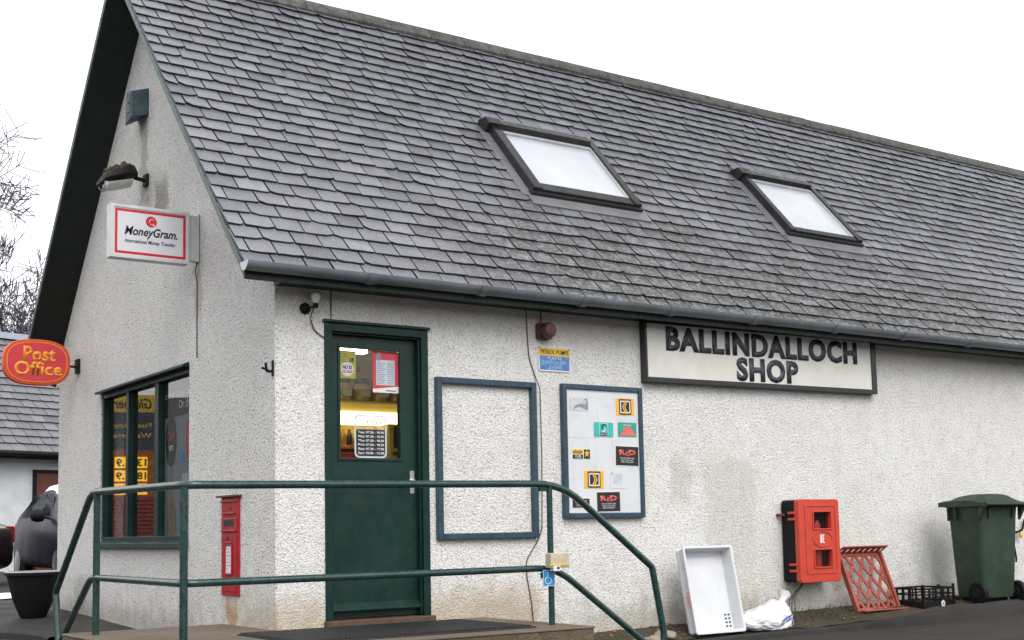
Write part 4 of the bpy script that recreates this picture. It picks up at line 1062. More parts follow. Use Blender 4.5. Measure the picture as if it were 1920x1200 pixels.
def bin_():
    # wheeled bin: rear towards the road, lid hinge at the rear
    s = empty('wheelie_bin', (6.80, -.05, -.156), 'dark green wheeled rubbish bin standing against the wall', 'bin', rz=R(-6))
    fy = lambda y: -.70+(y+.70)*.80
    def sec(z, hw, yf, yr, r=.05): return [(x, y, z) for x, y in rrect(.28-hw*.95, .28+hw*.95, fy(yr), fy(yf), r, 4)]
    st = [sec(.06,.215,-.19,-.60), sec(.10,.222,-.18,-.615), sec(.45,.245,-.165,-.635), sec(.80,.262,-.15,-.655), sec(.90,.270,-.14,-.665), sec(.905,.288,-.12,-.68), sec(.935,.292,-.11,-.685)]
    m = MB(); n = len(st[0])
    for q in st: m.v += q
    for i in range(len(st)-1):
        for j in range(n): m.f.append([i*n+j, i*n+(j+1)%n, (i+1)*n+(j+1)%n, (i+1)*n+j]); m.m.append(0)
    m.f.append(list(range(n))[::-1]); m.m.append(0)
    b = m.build('body', M['binGreen'], s, smooth=True)
    for y in (-.30, -.39):
        m = MB(); m.prism([(y-.006,.78),(y+.006,.78),(y+.006,.90),(y-.006,.90)], .28-.290, .28-.255, axis=0); m.build('rib', M['binGreen'], s, bevel=.002)
    for x in (.12,.44):
        m = MB(); m.prism([(x-.006,.80),(x+.006,.80),(x+.006,.90),(x-.006,.90)], -.69, -.645, axis=1); m.build('rib', M['binGreen'], s, bevel=.002)
    # lid: shallow dome overhanging all round
    m = MB(); nx, ny = 14, 16; x0, x1, y0, y1 = -.020, .580, -.728, fy(-.075)
    for j in range(ny+1):
        for i in range(nx+1):
            u = i/nx; v = j/ny; x = x0+(x1-x0)*u; y = y0+(y1-y0)*v
            e = min(u, 1-u)*2; d = (1-(2*u-1)**4)*.5+.5*(1-(2*u-1)**2)
            prof = .012+.070*ss(0, .25, v)*(1-.55*ss(.55, 1, v))
            z = .938+prof*(.35+.65*d)
            if .18 < u < .82 and .1 < v < .85: z += .010
            m.v.append((x, y, z))
    k = nx+1
    for j in range(ny):
        for i in range(nx): a = j*k+i; m.f.append([a,a+1,a+k+1,a+k]); m.m.append(0)
    b0 = len(m.v); edge = [i for i in range(k)]+[j*k+nx for j in range(1,ny+1)]+[ny*k+i for i in range(nx-1,-1,-1)]+[j*k for j in range(ny-1,0,-1)]
    for q in edge: x, y, z = m.v[q]; m.v.append((x, y, .912))
    E_ = len(edge)
    for i in range(E_): m.f.append([edge[i], edge[(i+1)%E_], b0+(i+1)%E_, b0+i]); m.m.append(0)
    m.build('lid', M['binGreen'], s, smooth=True)
    m = MB(); m.tube([(.02,-.745,.93),(.54,-.745,.93)], .016, 10); 
    for x in (.04,.28,.52): m.prism([(-.69,.90),(-.75,.915),(-.75,.945),(-.69,.955)], x-.03, x+.03, axis=0)
    m.prism([(-.66,.78),(-.745,.915),(-.69,.93),(-.66,.90)], -.005, .03, axis=0); m.prism([(-.66,.78),(-.745,.915),(-.69,.93),(-.66,.90)], .53, .565, axis=0)
    m.build('handle', M['binGreen'], s, bevel=.004)
    for x in (-.005, .515):
        m = MB(); m.lathe([(.05,-.004),(.098,.0),(.105,.012),(.105,.042),(.098,.052),(.05,.05)], 24, c=(x, -.60, .105), axis=0); wv = m.build('wheel', M['plasblack'], s, smooth=True)
        m = MB(); m.lathe([(.042,-.008),(.046,-.0045),(.02,-.002)], 18, c=(x, -.60, .105), axis=0); m.build('hub', M['lampblack'], wv, smooth=True)
    m = MB(); m.tube([(0,-.60,.105),(.56,-.60,.105)], .012, 8); m.build('axle', M['lampblack'], s, smooth=True)
    m = MB(); m.box(.10,.46,-.56,-.20,.0,.058); m.build('foot', M['plasblack'], s, bevel=.01)
bin_()
def tap():
    s = empty('hose_hook', label='black hook with a yellow hose end on the wall behind the bin', cat='hose hook', mat=on_front(8.36, .47))
    m = MB(); m.tube(fillet([(-.16,.02,.03),(-.05,.03,.04),(.02,.05,.05),(.10,.16,.03)], .03), .012, 8); m.tube(fillet([(-.13,.02,.04),(-.14,-.10,.05),(-.11,-.24,.05),(-.12,-.28,.05)], .04), .010, 8); m.build('hook', M['plasblack'], s, smooth=True)
    m = MB(); m.lathe([(.014,-.0),(.019,.015),(.017,.05),(.008,.06)], 12, c=(-.01,-.03,.05), axis=1); m.build('hose_end', M['yellow'], s, smooth=True)
tap()
# ---------------------------------------------------------------- behind the door glass
M['warm'] = pm('warm_board', (.66,.50,.15), .6, .1, 4)
M['tube'] = emis('shelf_lamp', (1.0,.86,.48), 1.8)
M['ceil'] = emis('ceiling_lamp', (1.0,.90,.60), 8.0)
M['jar'] = pm('jar_contents', (.55,.34,.10), .35, .4, 40)
M['jarlid'] = pm('jar_lid', (.05,.055,.06), .5, .3, 30)
M['bottleA'] = pm('bottle_amber', (.42,.18,.03), .2, .3, 30); M['bottleB'] = pm('bottle_gold', (.75,.52,.16), .25, .3, 30); M['bottleC'] = pm('bottle_dark', (.05,.03,.02), .2, .3, 30)
M['orange'] = pm('shelf_edge_orange', (.75,.18,.03), .45, .1, 12)
M['cola'] = pm('cooler_red', (.60,.028,.020), .35, .15, 7)
M['olive'] = pm('poster_olive', (.34,.31,.035), .5, .12, 9)
M['posterred'] = pm('poster_red', (.52,.045,.075), .5, .08, 9)
M['dispyellow'] = pm('dispenser_yellow', (.62,.46,.08), .4, .15, 10)
def inside():
    s = empty('display_shelf', (0,1.32,0), 'lit shelf unit with pale yellow backing seen through the door glass', 'shelf')
    m = MB(); m.box(.75, 2.05, .28, .30, .0, 2.40); m.build('back_panel', M['warm'], s)
    m = MB(); m.box(.80, 2.0, -.02, .279, 1.685, 1.705); m.build('shelf_board', M['warm'], s)
    m = MB(); m.box(.80, 1.745, -.02, .279, 1.318, 1.335); m.build('shelf_board', M['warm'], s)
    m = MB(); m.box(.80, 1.745, -.026, -.0205, 1.306, 1.322); m.build('shelf_edge', M['orange'], s)
    m = MB(); m.rbox(.80, 1.95, 1.505, 1.615, -.04, .02, .01, axis=1); m.build('strip_lamp', M['tube'], s)
    m = MB(); m.box(.80, 2.0, .0, .27, 1.62, 1.684); m.build('lamp_housing', M['warm'], s)
    m = MB(); m.box(1.36, 1.50, .262, .279, 1.99, 2.03); m.box(1.37, 1.48, .262, .279, 1.90, 1.95) if False else None; m.build('price_rail', M['olive'], s)
    c = empty('ceiling_lamp', (.70, .60, 2.01), 'bright ceiling lamp glimpsed at the top of the door glass', 'lamp'); m = MB(); m.box(-.32,.34,-.06,.06,.02,.05); m.build('housing', M['white'], c); m = MB(); m.box(-.30,.32,-.04,.04,-.02,.019); m.build('tube_cover', M['ceil'], c)
    # jars on the upper shelf
    j0 = None
    for i, x in enumerate((1.00, 1.235, 1.41, 1.58, 1.75)):
        if j0 is None:
            j0 = empty('sweet_jar', (0,0,0)); m = MB(); m.lathe([(.06,0),(.078,.01),(.08,.12),(.06,.15)], 16); m.build('jar', M['jar'], j0, smooth=True)
            m = MB(); m.lathe([(.064,.151),(.066,.19),(.03,.20)], 16); m.build('lid', M['jarlid'], j0, smooth=True); m = MB(); m.box(-.045,.045,-.084,-.078,.04,.09); m.build('label', M['white'], j0); j = j0
        else: j = copy_tree(j0)
        j.location = (x, 1.40, 1.706); tag(j, 'sweet jar with a dark lid on the upper shelf behind the door glass', 'jar', 'jars on the upper shelf')
    rng = random.Random(4); protos = []
    for mt in ('bottleA','bottleB','bottleC','white'):
        m = MB(); m.lathe([(.022,0),(.026,.01),(.026,.085),(.012,.115),(.011,.135)], 10); b = m.build('bottle', M[mt], None, smooth=True); protos.append(b)
    k = 0
    for i in range(15):
        x = .86+i*.060
        b = protos[i] if i < 4 else protos[rng.randrange(4)].copy()
        if i >= 4: COL.objects.link(b)
        b.location = (x, 1.38+rng.uniform(-.02,.03), 1.336); tag(b, 'small bottle in the lit row on the lower shelf behind the door glass', 'bottle', 'bottles on the lower shelf')
    f = empty('drinks_cooler', (.86, 1.10, -.012), 'red drinks cooler with white script seen low through the door glass', 'cooler')
    m = MB(); m.rbox(.0, .56, .0, .5, .0, 1.27, .02); m.build('case', M['cola'], f, bevel=.006)
    e = empty('front_print', (0,0,0)); e.parent = f; e.matrix_local = frame((.27,-.002,1.12), (1,0,0), (.0,0,1))
    T('lettering', 'Coca-Cola', .0, .22, .0, .085, .0, M['white'], e, bold=.0, shear=.3)
    m = MB(); m.tube([(.30+.05*math.cos(a)*(1+.3*math.sin(3*a)), -.004, .92+.04*math.sin(a)) for a in lin(0, 2*math.pi, 16)], .012, 6); m.tube([(.22,-.004,.86),(.33,-.004,.95),(.40,-.004,.93)], .010, 6); m.build('splash_print', M['palegrey'], f)
    d = empty('drinks_dispenser', (1.60, 1.18, .85), 'yellow drinks dispenser with a dark panel at the right of the door glass', 'dispenser')
    m = MB(); m.rbox(-.06, .26, .0, .3, .0, .66, .02); m.build('case', M['dispyellow'], d, bevel=.006)
    m = MB(); m.rbox(-.01, .075, .46, .64, -.006, .004, .015, axis=1); m.build('screen', M['ink'], d); m = MB(); m.box(-.02, .08, -.006, -.001, .40, .43); m.build('label_strip', M['jarlid'], d)
    # sheets fixed inside the glass: flat on the pane
    Yp = .0795
    s = empty('age_poster', label='olive yellow age check poster in the top left of the door glass', cat='poster', mat=on_front(.530, 1.722, Yp))
    m = MB(); m.box(0, .134, 0, .2, -.001, .0006); m.build('sheet', M['olive'], s)
    T('lettering', '18', .085, .118, .118, .150, .0008, M['navy'], s, bold=.03); m = MB(); m.prism(circle(.066,.066,.052,24), .0007, .0012); r = m.build('roundel', M['palegrey'], s)
    T('lettering', 'NO ID', .028, .104, .068, .094, .0014, M['ink'], r, bold=.03); T('lettering', 'NO SALE', .026, .106, .040, .060, .0014, M['posterred'], r, bold=.03)
    for i in range(4):
        m = MB(); m.box(.012, .075-.006*(i % 2), .118+i*.018, .122+i*.018, .0007, .0011); m.build('text_line', M['jarlid'], s)
    s = empty('price_poster', label='red poster with a white price list in the top right of the door glass', cat='poster', mat=on_front(.802, 1.631, Yp))
    m = MB(); m.box(0, .214, 0, .302, -.001, .0006); m.build('sheet', M['posterred'], s)
    m = MB(); m.box(.028, .182, .055, .24, .0008, .0012); l = m.build('list', M['paleblue'], s)
    for i in range(12):
        m = MB(); m.box(.034, .085+.02*((i*7) % 3)/2, .064+i*.0135, .069+i*.0135, .0014, .0017); m.build('text_line', M['midgrey'], l)
        m = MB(); m.box(.120, .176, .064+i*.0135, .069+i*.0135, .0014, .0017); m.build('text_line', M['midgrey'], l)
    m = MB(); m.prism([(0,0),(.214,0),(.214,.050),(0,.024)], .0008, .0012); m.build('white_foot', M['white'], s)
    m = MB(); m.box(.11,.19,.012,.019,.0014,.0017); m.build('text_line', M['navy'], s)
    m = MB(); m.prism(circle(.048,.262,.020,16,.030), .0014, .002); m.build('portrait', M['midgrey'], s)
    s = empty('opening_hours_decal', label='white outlined opening hours decal low in the door glass', cat='decal', mat=on_front(.650, 1.152, Yp))
    m = MB(); m.ring(rrect(0,.262,0,.310,.035,5), rrect(.012,.250,.012,.298,.028,5), .0, .0012); m.build('outline', M['paleblue'], s)
    m = MB(); m.rbox(.0125,.2495,.0125,.205,-.001,-.0004,.02); m.build('dark_ground', M['ink'], s)
    for i, (a, b) in enumerate((('Sun:','10.00 - 13.00'),('Sat:','07.30 - 17.00'),('Fri:','07.30 - 18.30'),('Thu:','07.30 - 18.30'),('Wed:','07.30 - 18.30'),('Tue:','07.30 - 18.30'),('Mon:','07.30 - 18.30'))):
        z = .026+i*.0300
        T('lettering', a, .028, .082, z, z+.0175, .0, M['white'], s, bold=.03); T('lettering', b, .092, .240, z, z+.0175, .0, M['white'], s, bold=.03)
    T('lettering', 'OPEN', .040, .222, .246, .284, .0, M['white'], s, bold=.03)
inside()
def promo():
    s = empty('window_poster', label='dark drinks poster with an oval and a bottle in the right-hand gable window pane', cat='poster', mat=on_gable(2.38, WZ0+.05, .0690))
    Wd, H = .66, 1.28
    m = MB(); m.box(.005, Wd, H-.30, H, -.001, .0006); m.build('banner', M['ink'], s)
    T('lettering', 'crafted Coca-Cola', .02, .62, H-.145, H-.085, .0008, M['facegrey'], s, bold=.01, shear=.15); T('lettering', 'On the', .34, .62, H-.245, H-.175, .0008, M['white'], s, bold=.01)
    m = MB(); m.box(.005, Wd-.02, .0, H-.302, -.004, -.0025); m.build('backing_sheet', M['midgrey'], s)
    m = MB(); m.prism(circle(.16, .78, .125, 30, .215), -.001, .0006); o = m.build('oval', M['ink'], s)
    T('lettering', 'Cola', .07, .245, .78, .865, .0008, M['posterred'], o, bold=.02, shear=.3); T('lettering', 'zero', .11, .21, .70, .745, .0008, M['white'], o, bold=.02)
    m = MB(); prof = [(.125,.0),(.135,.15),(.10,.30),(.05,.42),(.035,.56),(-.035,.56),(-.05,.42),(-.10,.30),(-.135,.15),(-.125,.0)]
    m.prism([(.17+a*.8, .0+b) for a, b in prof], -.001, .0004); m.build('bottle_print', pm('bottle_print', (.20,.15,.09), .5, .5, 14), s)
    for q, (a, b, c, d, mt) in enumerate(((.50,.62,.62,.92,'posterred'),(.42,.60,.33,.50,'paleblue'),(.43,.55,.10,.30,'white'),(.37,.45,.60,.68,'wcblue'))):
        m = MB(); m.box(a, b, c, d, -.001, .0006); m.build('pasted_sheet', M[mt], s)
promo()
def totem():
    n = Vector((.312,-.95,0)); r = Vector((0,0,1)).cross(n)
    s = empty('fuel_price_sign', label='tall forecourt price sign reflected in the gable window', cat='price sign', mat=frame((-8.22-r.x*.62, 28.4-r.y*.62, .0), r, (0,0,1)))
    Wd = 1.24
    m = MB(); m.box(0, Wd, -.15, 1.80, -.22, 0); b = m.build('red_base', pm('base_red', (.34,.035,.022), .5, .15, 5), s)
    for i in range(15):
        m = MB(); m.box(.02, Wd-.02, .05+i*.115, .085+i*.115, .001, .006); m.build('louvre_line', M['ink'], b)
    m = MB(); m.box(0, Wd, 1.8005, 3.12, -.22, 0); p = m.build('price_panel', pm('panel_orange', (.40,.10,.02), .5), s)
    E1 = emis('price_tile', (.95,.50,.03), 1.6)
    for i, (z, tx) in enumerate(((2.61,'113.9'),(2.23,'118.9'),(1.85,''))):
        m = MB(); m.box(.19, .50, z, z+.32, .001, .01); m.build('price_tile', E1, p); m = MB(); m.box(.79, 1.09, z, z+.32, .001, .01); m.build('price_tile', E1, p)
        if i == 2: continue
        T('lettering', tx[1:3], .22, .47, z+.05, z+.27, .011, M['ink'], p, bold=.03); T('lettering', tx[3:], .82, 1.05, z+.05, z+.27, .011, M['ink'], p, bold=.03)
        T('lettering', ('Unleaded','Diesel')[i], .02, .17, z+.10, z+.20, .011, M['petyellow'], p, bold=.02)
    m = MB(); m.box(0, Wd, 3.1205, 4.22, -.22, 0); q = m.build('name_panel', pm('panel_slate_blue', (.050,.058,.085), .5), s)
    T('lettering', 'Fuel stop', .08, 1.16, 3.72, 3.90, .001, M['petyellow'], q, bold=.02); T('lettering', 'Welcome', .08, 1.16, 3.46, 3.62, .001, M['petyellow'], q, bold=.02)
    m = MB(); m.box(0, Wd, 4.2205, 4.72, -.22, 0); h = m.build('header', M['petyellow'], s)
    T('lettering', 'Gleaner', .08, 1.16, 4.32, 4.62, .001, M['ink'], h, bold=.02, shear=.3)
totem()
# ---------------------------------------------------------------- left of the gable: planter, cars, cottage, trees
def planter():
    x, y = -.445, 4.46; z = road_z(x, y)
    s = empty('planter_tub', (x, y, z-.01), 'black round planter tub standing on the ground by the gable', 'planter')
    m = MB(); m.lathe([(.105,.0),(.118,.02),(.185,.18),(.228,.36),(.240,.405),(.262,.41),(.262,.435),(.235,.435),(.225,.385),(.02,.36)], 28); m.build('tub', M['plasblack'], s, smooth=True)
    m = MB(); m.lathe([(.222,.375),(.15,.395),(.05,.40)], 20); m.build('soil', M['soil'], s, smooth=True)
    m = MB(); m.ring(circle(0,0,.263,30), circle(0,0,.234,30), .4355, .443); m.build('snow_rim', M['silver'], s)
planter()
def car(name, loc, rz, paint, label, boot=False, snow=True):
    s = empty(name, loc, label, 'car', 'cars parked in front of the cottage', rz=rz)
    G = pm('car_glass', (.012,.015,.02), .08, .1, 3, spec=.4)
    # stations: x, half width low, half width belt, z bottom, z belt, z roof, half width roof  (front is -x)
    if boot:
        st = [(-2.05,.55,.50,.32,.58,.60,.48),(-1.95,.76,.72,.24,.72,.74,.66),(-1.2,.83,.80,.20,.86,.89,.72),(-.85,.84,.81,.20,.92,.95,.68),(-.15,.84,.81,.20,.94,1.40,.56),(.75,.84,.81,.20,.95,1.42,.56),(1.35,.84,.81,.20,.97,1.02,.66),(1.9,.80,.76,.24,.94,.98,.66),(2.05,.62,.60,.34,.80,.84,.56)]
    else:
        st = [(-1.9,.55,.50,.32,.60,.62,.48),(-1.8,.75,.70,.24,.74,.77,.64),(-1.15,.82,.79,.20,.90,.94,.72),(-.9,.83,.80,.20,.94,.98,.68),(-.15,.83,.80,.20,.95,1.44,.56),(.8,.83,.80,.20,.97,1.46,.56),(1.45,.82,.78,.20,1.0,1.30,.54),(1.75,.79,.75,.24,.98,1.02,.62),(1.85,.66,.62,.34,.85,.88,.56)]
    m = MB()
    for x, wl, wb, zb, ze, zr, wr in st:
        half = [(0,zb),(wl*.92,zb),(wl,zb+.12),(wl*1.01,(zb+ze)/2),(wb,ze),(wr+.05,zr-.05) if zr-ze > .12 else (wb*.95,ze+.01),(wr*.8,zr),(0,zr+.012)]
        ring = [(x,y,z) for y, z in half]+[(x,-y,z) for y, z in half[-2:0:-1]]
        m.v += ring
    n = 14
    for i in range(len(st)-1):
        for j in range(n): m.f.append([i*n+j,i*n+(j+1)%n,(i+1)*n+(j+1)%n,(i+1)*n+j]); m.m.append(0)
    m.f.append(list(range(n))[::-1]); m.m.append(0); m.f.append(list(range((len(st)-1)*n, len(st)*n))); m.m.append(0)
    b = m.build('body', paint, s, smooth=True); sb = b.modifiers.new('sub', 'SUBSURF'); sb.levels = sb.render_levels = 2
    b.data.set_sharp_from_angle(angle=R(180))
    def side(x0, x1, xt0, xt1, sg, zb=1.0, zt=1.34):
        wA, wB = .776, .618
        m = MB(); v = [(x0,sg*wA,zb),(x1,sg*wA,zb),(xt1,sg*wB,zt),(xt0,sg*wB,zt)]
        m.add(v+[(a, y-sg*.02, z) for a, y, z in v], [(0,1,2,3),(4,7,6,5),(0,4,5,1),(1,5,6,2),(2,6,7,3),(3,7,4,0)]); m.build('side_window', G, s)
    for sg in (1,-1): side(-.66,.12,-.18,.14,sg); side(.17,.86,.19,.82,sg); side(.91,1.22,.87,1.0,sg) if not boot else None
    m = MB(); xb = (1.47,1.80) if not boot else (.86,1.26)
    zt, zl = (1.27,1.03) if not boot else (1.36,1.03)
    v = [(xb[0]-.02,-.48,zt),(xb[0]-.02,.48,zt),(xb[1]-.03,.60,zl),(xb[1]-.03,-.60,zl)]; m.add(v+[(a-.02,y,z-.03) for a,y,z in v], [(0,1,2,3),(4,7,6,5),(0,4,5,1),(1,5,6,2),(2,6,7,3),(3,7,4,0)]); m.build('rear_window', G, s)
    m = MB(); v = [(-.84,-.62,.975),(-.84,.62,.975),(-.20,.50,1.37),(-.20,-.50,1.37)]; m.add(v+[(a+.02,y,z-.03) for a,y,z in v], [(3,2,1,0),(5,6,7,4),(0,1,5,4),(1,2,6,5),(2,3,7,6),(3,0,4,7)]); m.build('windscreen', G, s)
    red = pm('tail_lens', (.42,.02,.018), .2, .1, 10)
    for sg in (1,-1):
        e = .02 if boot else 0
        m = MB(); x = 1.80 if not boot else 1.95; m.rbox(.44,.745,.66,.92,x-.16,x+.015,.04,axis=0) if sg > 0 else m.rbox(-.745,-.44,.66,.92,x-.16,x+.015,.04,axis=0); m.build('tail_light', red, s, bevel=.015)
        m = MB(); m.lathe([(.04,-.09),(.085,-.08),(.10,.0),(.075,.08),(.02,.10)], 12, c=(-.62,sg*.95,1.0), axis=1); m.tube([(-.62,sg*.78,.96),(-.62,sg*.90,.98)], .02, 6); m.build('mirror', M['plasblack'], s, smooth=True)
        for x in (-1.22, 1.22):
            m = MB(); m.lathe([(.36,-.05),(.37,.0),(.34,.006)], 24, c=(x,sg*.792,.31), axis=1); m.build('wheel_arch', M['lampblack'], s, smooth=True)
            m = MB(); m.lathe([(.20,-.09),(.29,-.085),(.30,-.05),(.30,.06),(.29,.085),(.2,.08)], 24, c=(x,sg*.728,.30), axis=1); w_ = m.build('wheel', M['plasblack'], s, smooth=True)
            m = MB(); m.lathe([(.185,-.01),(.19,.01),(.05,.02)], 18, c=(x,sg*(.815),.30), axis=1); m.build('rim', M['alu'], w_, smooth=True)
    if not boot: m = MB(); xr = st[-1][0]; m.box(xr-.06, xr+.012, -.26, .26, .50, .61); m.build('number_plate', M['petyellow'], s)
    if snow:
        m = MB(); 
        for i in range(9):
            for j in range(9):
                u, v = 2*i/8-1, 2*j/8-1; x = .36+.62*u; y = .59*v; e = max(abs(u), abs(v))
                m.v.append((x, y, 1.52-.05*v*v-.03*u*u-(.17 if e > .99 else 0)))
        for i in range(8):
            for j in range(8): a = i*9+j; m.f.append([a,a+1,a+10,a+9]); m.m.append(0)
        m.build('roof_snow', M['snow'], s, smooth=True)
    return s
car('parked_car', (2.32, 11.95, road_z(1.9, 12)+.0), R(88.5), pm('paint_dark_blue', (.012,.014,.026), .34, .05, .5, spec=.3), 'dark blue hatchback with snow on its roof parked by the gable corner')
car('parked_car', (-.60, 13.44, road_z(-.5, 13)), R(-40), pm('paint_black_red', (.022,.012,.014), .22, .1, 3, coat=.6), 'black saloon with a red tail light at the left edge', boot=True, snow=False)
def cottage():
    s = empty('cottage', (2.55, 18.95, 0), 'low white cottage with a grey slate roof behind the parked cars', 'building', rz=R(17))
    x0, x1, D = -1.9, 9, 6.0; ze = 2.40; sl = .95
    m = MB(); m.box(x0, x1, .35, D-.35, -.4, ze-.02); wl = m.build('wall', pm('cottage_white', (.58,.60,.63), .85, .1, 3, bump=.012, bscale=50, dirt=(.40,.40,.38), dirtamt=.3), s)
    m = MB(); m.prism([(.35,ze-.02),(D-.35,ze-.02),(D/2,ze-.02+sl*(D/2-.35))], x0+.1, x1-.1, axis=0); m.build('gable_fill', M['soffit'], s)
    rng = random.Random(12); an = math.atan(sl); ca, sa = math.cos(an), math.sin(an)
    m = MB(); m.c = []; slates(m, x0-.2, x1+.2, 0, 17, .250, .30, rng, thick=.03, lmax=D/2/ca)
    rm = Matrix(((1,0,0),(0,ca,sa),(0,-sa,ca))).transposed().to_4x4(); rm.translation = (0, 0, ze)
    r = m.build('roof', [M['slate_far'], M['slate_edge_shade']], s); r.matrix_local = rm
    m = MB(); m.prism([(0.02,-.02),(D/2/ca,-.02),(D/2/ca,.004),(0.02,.004)], x0-.2, x1+.2, axis=0); m.build('roof_deck', M['soffit'], r)
    m = MB(); m.prism([(D/2,ze+sl*D/2-.02),(D,ze),(D,ze+.03),(D/2,ze+sl*D/2+.02)], x0-.2, x1+.2, axis=0); m.build('far_slope', M['slate_far'], s) if False else m.build('far_slope', pm('far_slate_plain', (.10,.10,.11), .6), s)
    m = MB(); m.prism([(D/2-.16,ze+sl*D/2-.07),(D/2,ze+sl*D/2+.10),(D/2+.16,ze+sl*D/2-.07)], x0-.2, x1+.2, axis=0); m.build('ridge_cap', pm('ridge_bluegrey', (.20,.23,.27), .5), s)
    m = MB(); m.tube([(x0-.2,-.05,ze-.03),(x1+.2,-.05,ze-.03)], .06, 8); m.box(x0-.2, x1+.2, .0, .34, ze-.12, ze-.04); m.build('gutter', M['plasblack'], s)
    m = MB(); m.box(1.02, 1.92, .30, .349, -.1, 2.0); d = m.build('door', pm('door_brown', (.10,.022,.012), .5, .25, 8), s, bevel=.01)
    m = MB(); m.box(.95, 1.02, .29, .349, -.1, 2.07); m.box(1.92, 1.99, .29, .349, -.1, 2.07); m.box(1.021, 1.919, .29, .349, 2.001, 2.07); m.build('frame', M['plasblack'], d)
    l = empty('lamp', (0,0,0)); l.parent = s; m = MB(); m.lathe([(.03,1.86),(.10,1.90),(.09,2.0),(.03,2.05)], 10, c=(-.05,.22,0)); m.box(-.07,-.03,.24,.349,1.94,1.99); o = m.build('wall_lamp', M['lampblack'], s, smooth=True); bpy.data.objects.remove(l)
cottage()
def grow(m, p, d, L, r, depth, rng, spread, up, kids, mn=.006):
    pts = [p]; rs = [r]; q = p.copy(); dd = d.copy(); k = 5 if r > .02 else 4
    for i in range(k):
        dd = (dd+Vector((rng.uniform(-1,1), rng.uniform(-1,1), rng.uniform(-.6,1)+up))*.12).normalized()
        q = q+dd*(L/k); pts.append(q.copy()); rs.append(max(mn, r*(1-.5*(i+1)/k)))
    m.tube(pts, rs, 5 if r > .03 else 3, cap=False)
    if depth == 0: return
    n = kids if isinstance(kids, int) else rng.randint(*kids)
    for i in range(n):
        t = rng.uniform(.35, 1); j = min(k-1, int(t*k)); f = t*k-j; b = pts[j].lerp(pts[j+1], f)
        ax = dd.orthogonal(); ax.rotate(Matrix.Rotation(rng.uniform(0, 6.28), 3, dd)); nd = (dd*(1-spread)+ax*spread*rng.uniform(.6,1.2)+Vector((0,0,up*.5))).normalized()
        grow(m, b, nd, L*rng.uniform(.5, .75), max(mn, rs[j+1]*rng.uniform(.5,.75)), depth-1, rng, spread, up, kids, mn)
def tree(name, x, y, h, seed, label, spread=.5, up=.25, r=.12, trunk=.35, limbs=6, depth=4, lean=(0,0), mn=.009, wide=.45):
    rng = random.Random(seed); s = empty(name, (x, y, road_z(x, y)-.1), label, 'tree', 'bare trees behind the cottage')
    m = MB(); q = Vector((0,0,0)); d = Vector((lean[0], lean[1], 1)).normalized(); pts = [q.copy()]; n = 8
    top = h*.8
    for i in range(n): d = (d+Vector((rng.uniform(-.1,.1), rng.uniform(-.1,.1), .12))).normalized(); q = q+d*(top/n); pts.append(q.copy())
    rs = [r*(1-.85*i/n) for i in range(n+1)]; m.tube(pts, rs, 8); m.build('trunk', M['bark'], s, smooth=True)
    m = MB()
    for i in range(limbs):
        t = trunk+(1-trunk)*(i+rng.random())/limbs; j = min(n-1, int(t*n)); b = pts[j].lerp(pts[j+1], t*n-j); a = rng.uniform(0, 6.28)
        grow(m, b, Vector((math.cos(a)*(1-up), math.sin(a)*(1-up), .3+up)).normalized(), h*wide*(1.15-t*.7), rs[j]*.6, depth-1, rng, spread, up, (3,5), mn)
    m.build('branches', M['bark'], s)
tree('bare_oak', 1.3, 29.6, 11.6, 5, 'spreading bare oak reaching in from the left edge above the cottage', .62, .08, .28, .30, 14, 5, mn=.013, wide=.47)
tree('bare_birch', 5.75, 31.5, 9.6, 8, 'tall slender bare birch rising nearest the roof verge', .38, .45, .085, .25, 9, 4, mn=.010, wide=.34)
tree('bare_birch', 4.75, 33.0, 8.9, 21, 'slender bare birch left of the tallest birch, forked near its top', .38, .42, .075, .25, 9, 4, mn=.010, wide=.34)
for i, (x, y, h, lab) in enumerate(((4.5,28.9,6.6,'low bare thicket tree at the left edge, just above the cottage ridge'),(5.5,29.5,7.0,'low bare thicket tree in the middle of the row above the cottage ridge'),(6.3,30.2,6.9,'low bare thicket tree nearest the shop roof above the cottage ridge'),(3.7,28.4,7.2,'low bare thicket tree partly cut off by the left edge'))):
    tree('bare_thicket_tree', x, y, h, 40+i, lab, .5, .30, .075, .22, 11, 5, mn=.009, wide=.36)
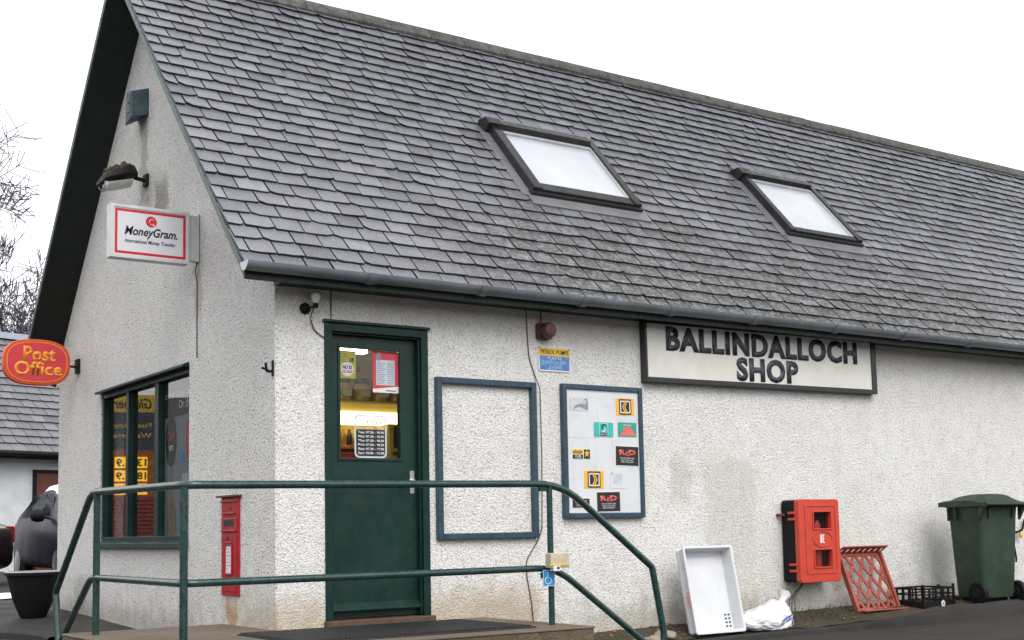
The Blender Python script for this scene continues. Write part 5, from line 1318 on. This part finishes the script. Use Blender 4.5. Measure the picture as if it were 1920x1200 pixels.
# ---------------------------------------------------------------- small growth and debris
def growth():
    rng = random.Random(9); m = MB()
    for i in range(480):
        x = 4.35+rng.random()**1.3*1.5 if rng.random() < .72 else rng.uniform(2.6, 8.5)
        y = -rng.uniform(.005, .30)*(1 if rng.random() < .8 else 1.2); z = verge_z(x, y); h = rng.uniform(.02, .075)*(1.6 if rng.random() < .1 else 1)
        a = rng.uniform(0, 6.28); b = Vector((math.cos(a), math.sin(a), 0)); l = rng.uniform(.3, 1.1)*h; w_ = .0028
        p = Vector((-b.y, b.x, 0))*w_; o = Vector((x, y, z-.005)); t = o+b*l*.4+Vector((0,0,h*.7)); e = o+b*l+Vector((0,0,h*.85))
        m.add([o-p, o+p, t+p*.7, t-p*.7, e], [(0,1,2,3),(3,2,4)])
    for k in range(3): m.tube([(4.86+.05*k,-.05,verge_z(4.8,-.05)),(4.90+.03*k,-.04,verge_z(4.8,0)+.12),(5.0+.06*k,-.06,verge_z(4.8,0)+.22+.05*k)], .004, 4)
    tag(m.build('verge_grass', M['grass'], None), 'thin winter grass growing along the foot of the wall', 'grass', kind='stuff')
    m = MB()
    for i in range(260):
        x = rng.uniform(2.4, 8.3); y = -rng.uniform(.0, .42); z = verge_z(x, y)+rng.uniform(.006, .02); r = rng.uniform(.008, .022); a = rng.uniform(0, 6.28)
        vs = [(x+r*math.cos(a+q)*(1 if i2 % 2 else .6), y+r*math.sin(a+q)*(1 if i2 % 2 else .6), z+rng.uniform(-.004, .008)) for i2, q in enumerate((0,1.05,2.1,3.14,4.2,5.24))]
        m.add(vs, [(0,1,2,3,4,5)])
    tag(m.build('dead_leaves', M['deadleaf'], None), 'dead leaves scattered along the foot of the wall', 'leaves', kind='stuff')
    for i, (x, y, r, lab) in enumerate(((3.02,-.36,.055,'mossy stone nearest the handrail foot'),(3.20,-.30,.07,'larger mossy stone beside the white tray'))):
        bm = bmesh.new(); bmesh.ops.create_icosphere(bm, subdivisions=3, radius=1)
        for v in bm.verts: p = v.co.copy(); v.co = Vector((p.x*r*1.5, p.y*r, p.z*r*.55))+p*.02*noise.noise(p*1.8+Vector((i*5,0,0)))
        me = bpy.data.meshes.new('stone'); bm.to_mesh(me); bm.free(); me.materials.append(M['stone']); me.polygons.foreach_set('use_smooth', [True]*len(me.polygons))
        o = bpy.data.objects.new('stone', me); COL.objects.link(o); o.location = (x, y, verge_z(x, y)+.015); tag(o, lab, 'stone')
    m = MB(); cx, cy = .15, 8.1; n = 22
    m.v.append((cx, cy, road_z(cx, cy)+.055))
    for ring_, hh in ((.6,.05),(1,.012)):
        for j in range(n):
            a = 2*math.pi*j/n; q = ring_*(1+.4*noise.noise(Vector((math.cos(a)*1.5, math.sin(a)*1.5, 4)))); x = cx+.30*q*math.cos(a); y = cy+.45*q*math.sin(a); m.v.append((x, y, road_z(x, y)+hh))
    for j in range(n): m.f.append([0,1+j,1+(j+1)%n]); m.m.append(0); m.f.append([1+j,1+n+j,1+n+(j+1)%n,1+(j+1)%n]); m.m.append(0)
    tag(m.build('snow_patch', M['snow'], None, smooth=True), 'small patch of melting snow on the wet ground behind the planter', 'snow', kind='stuff')
growth()
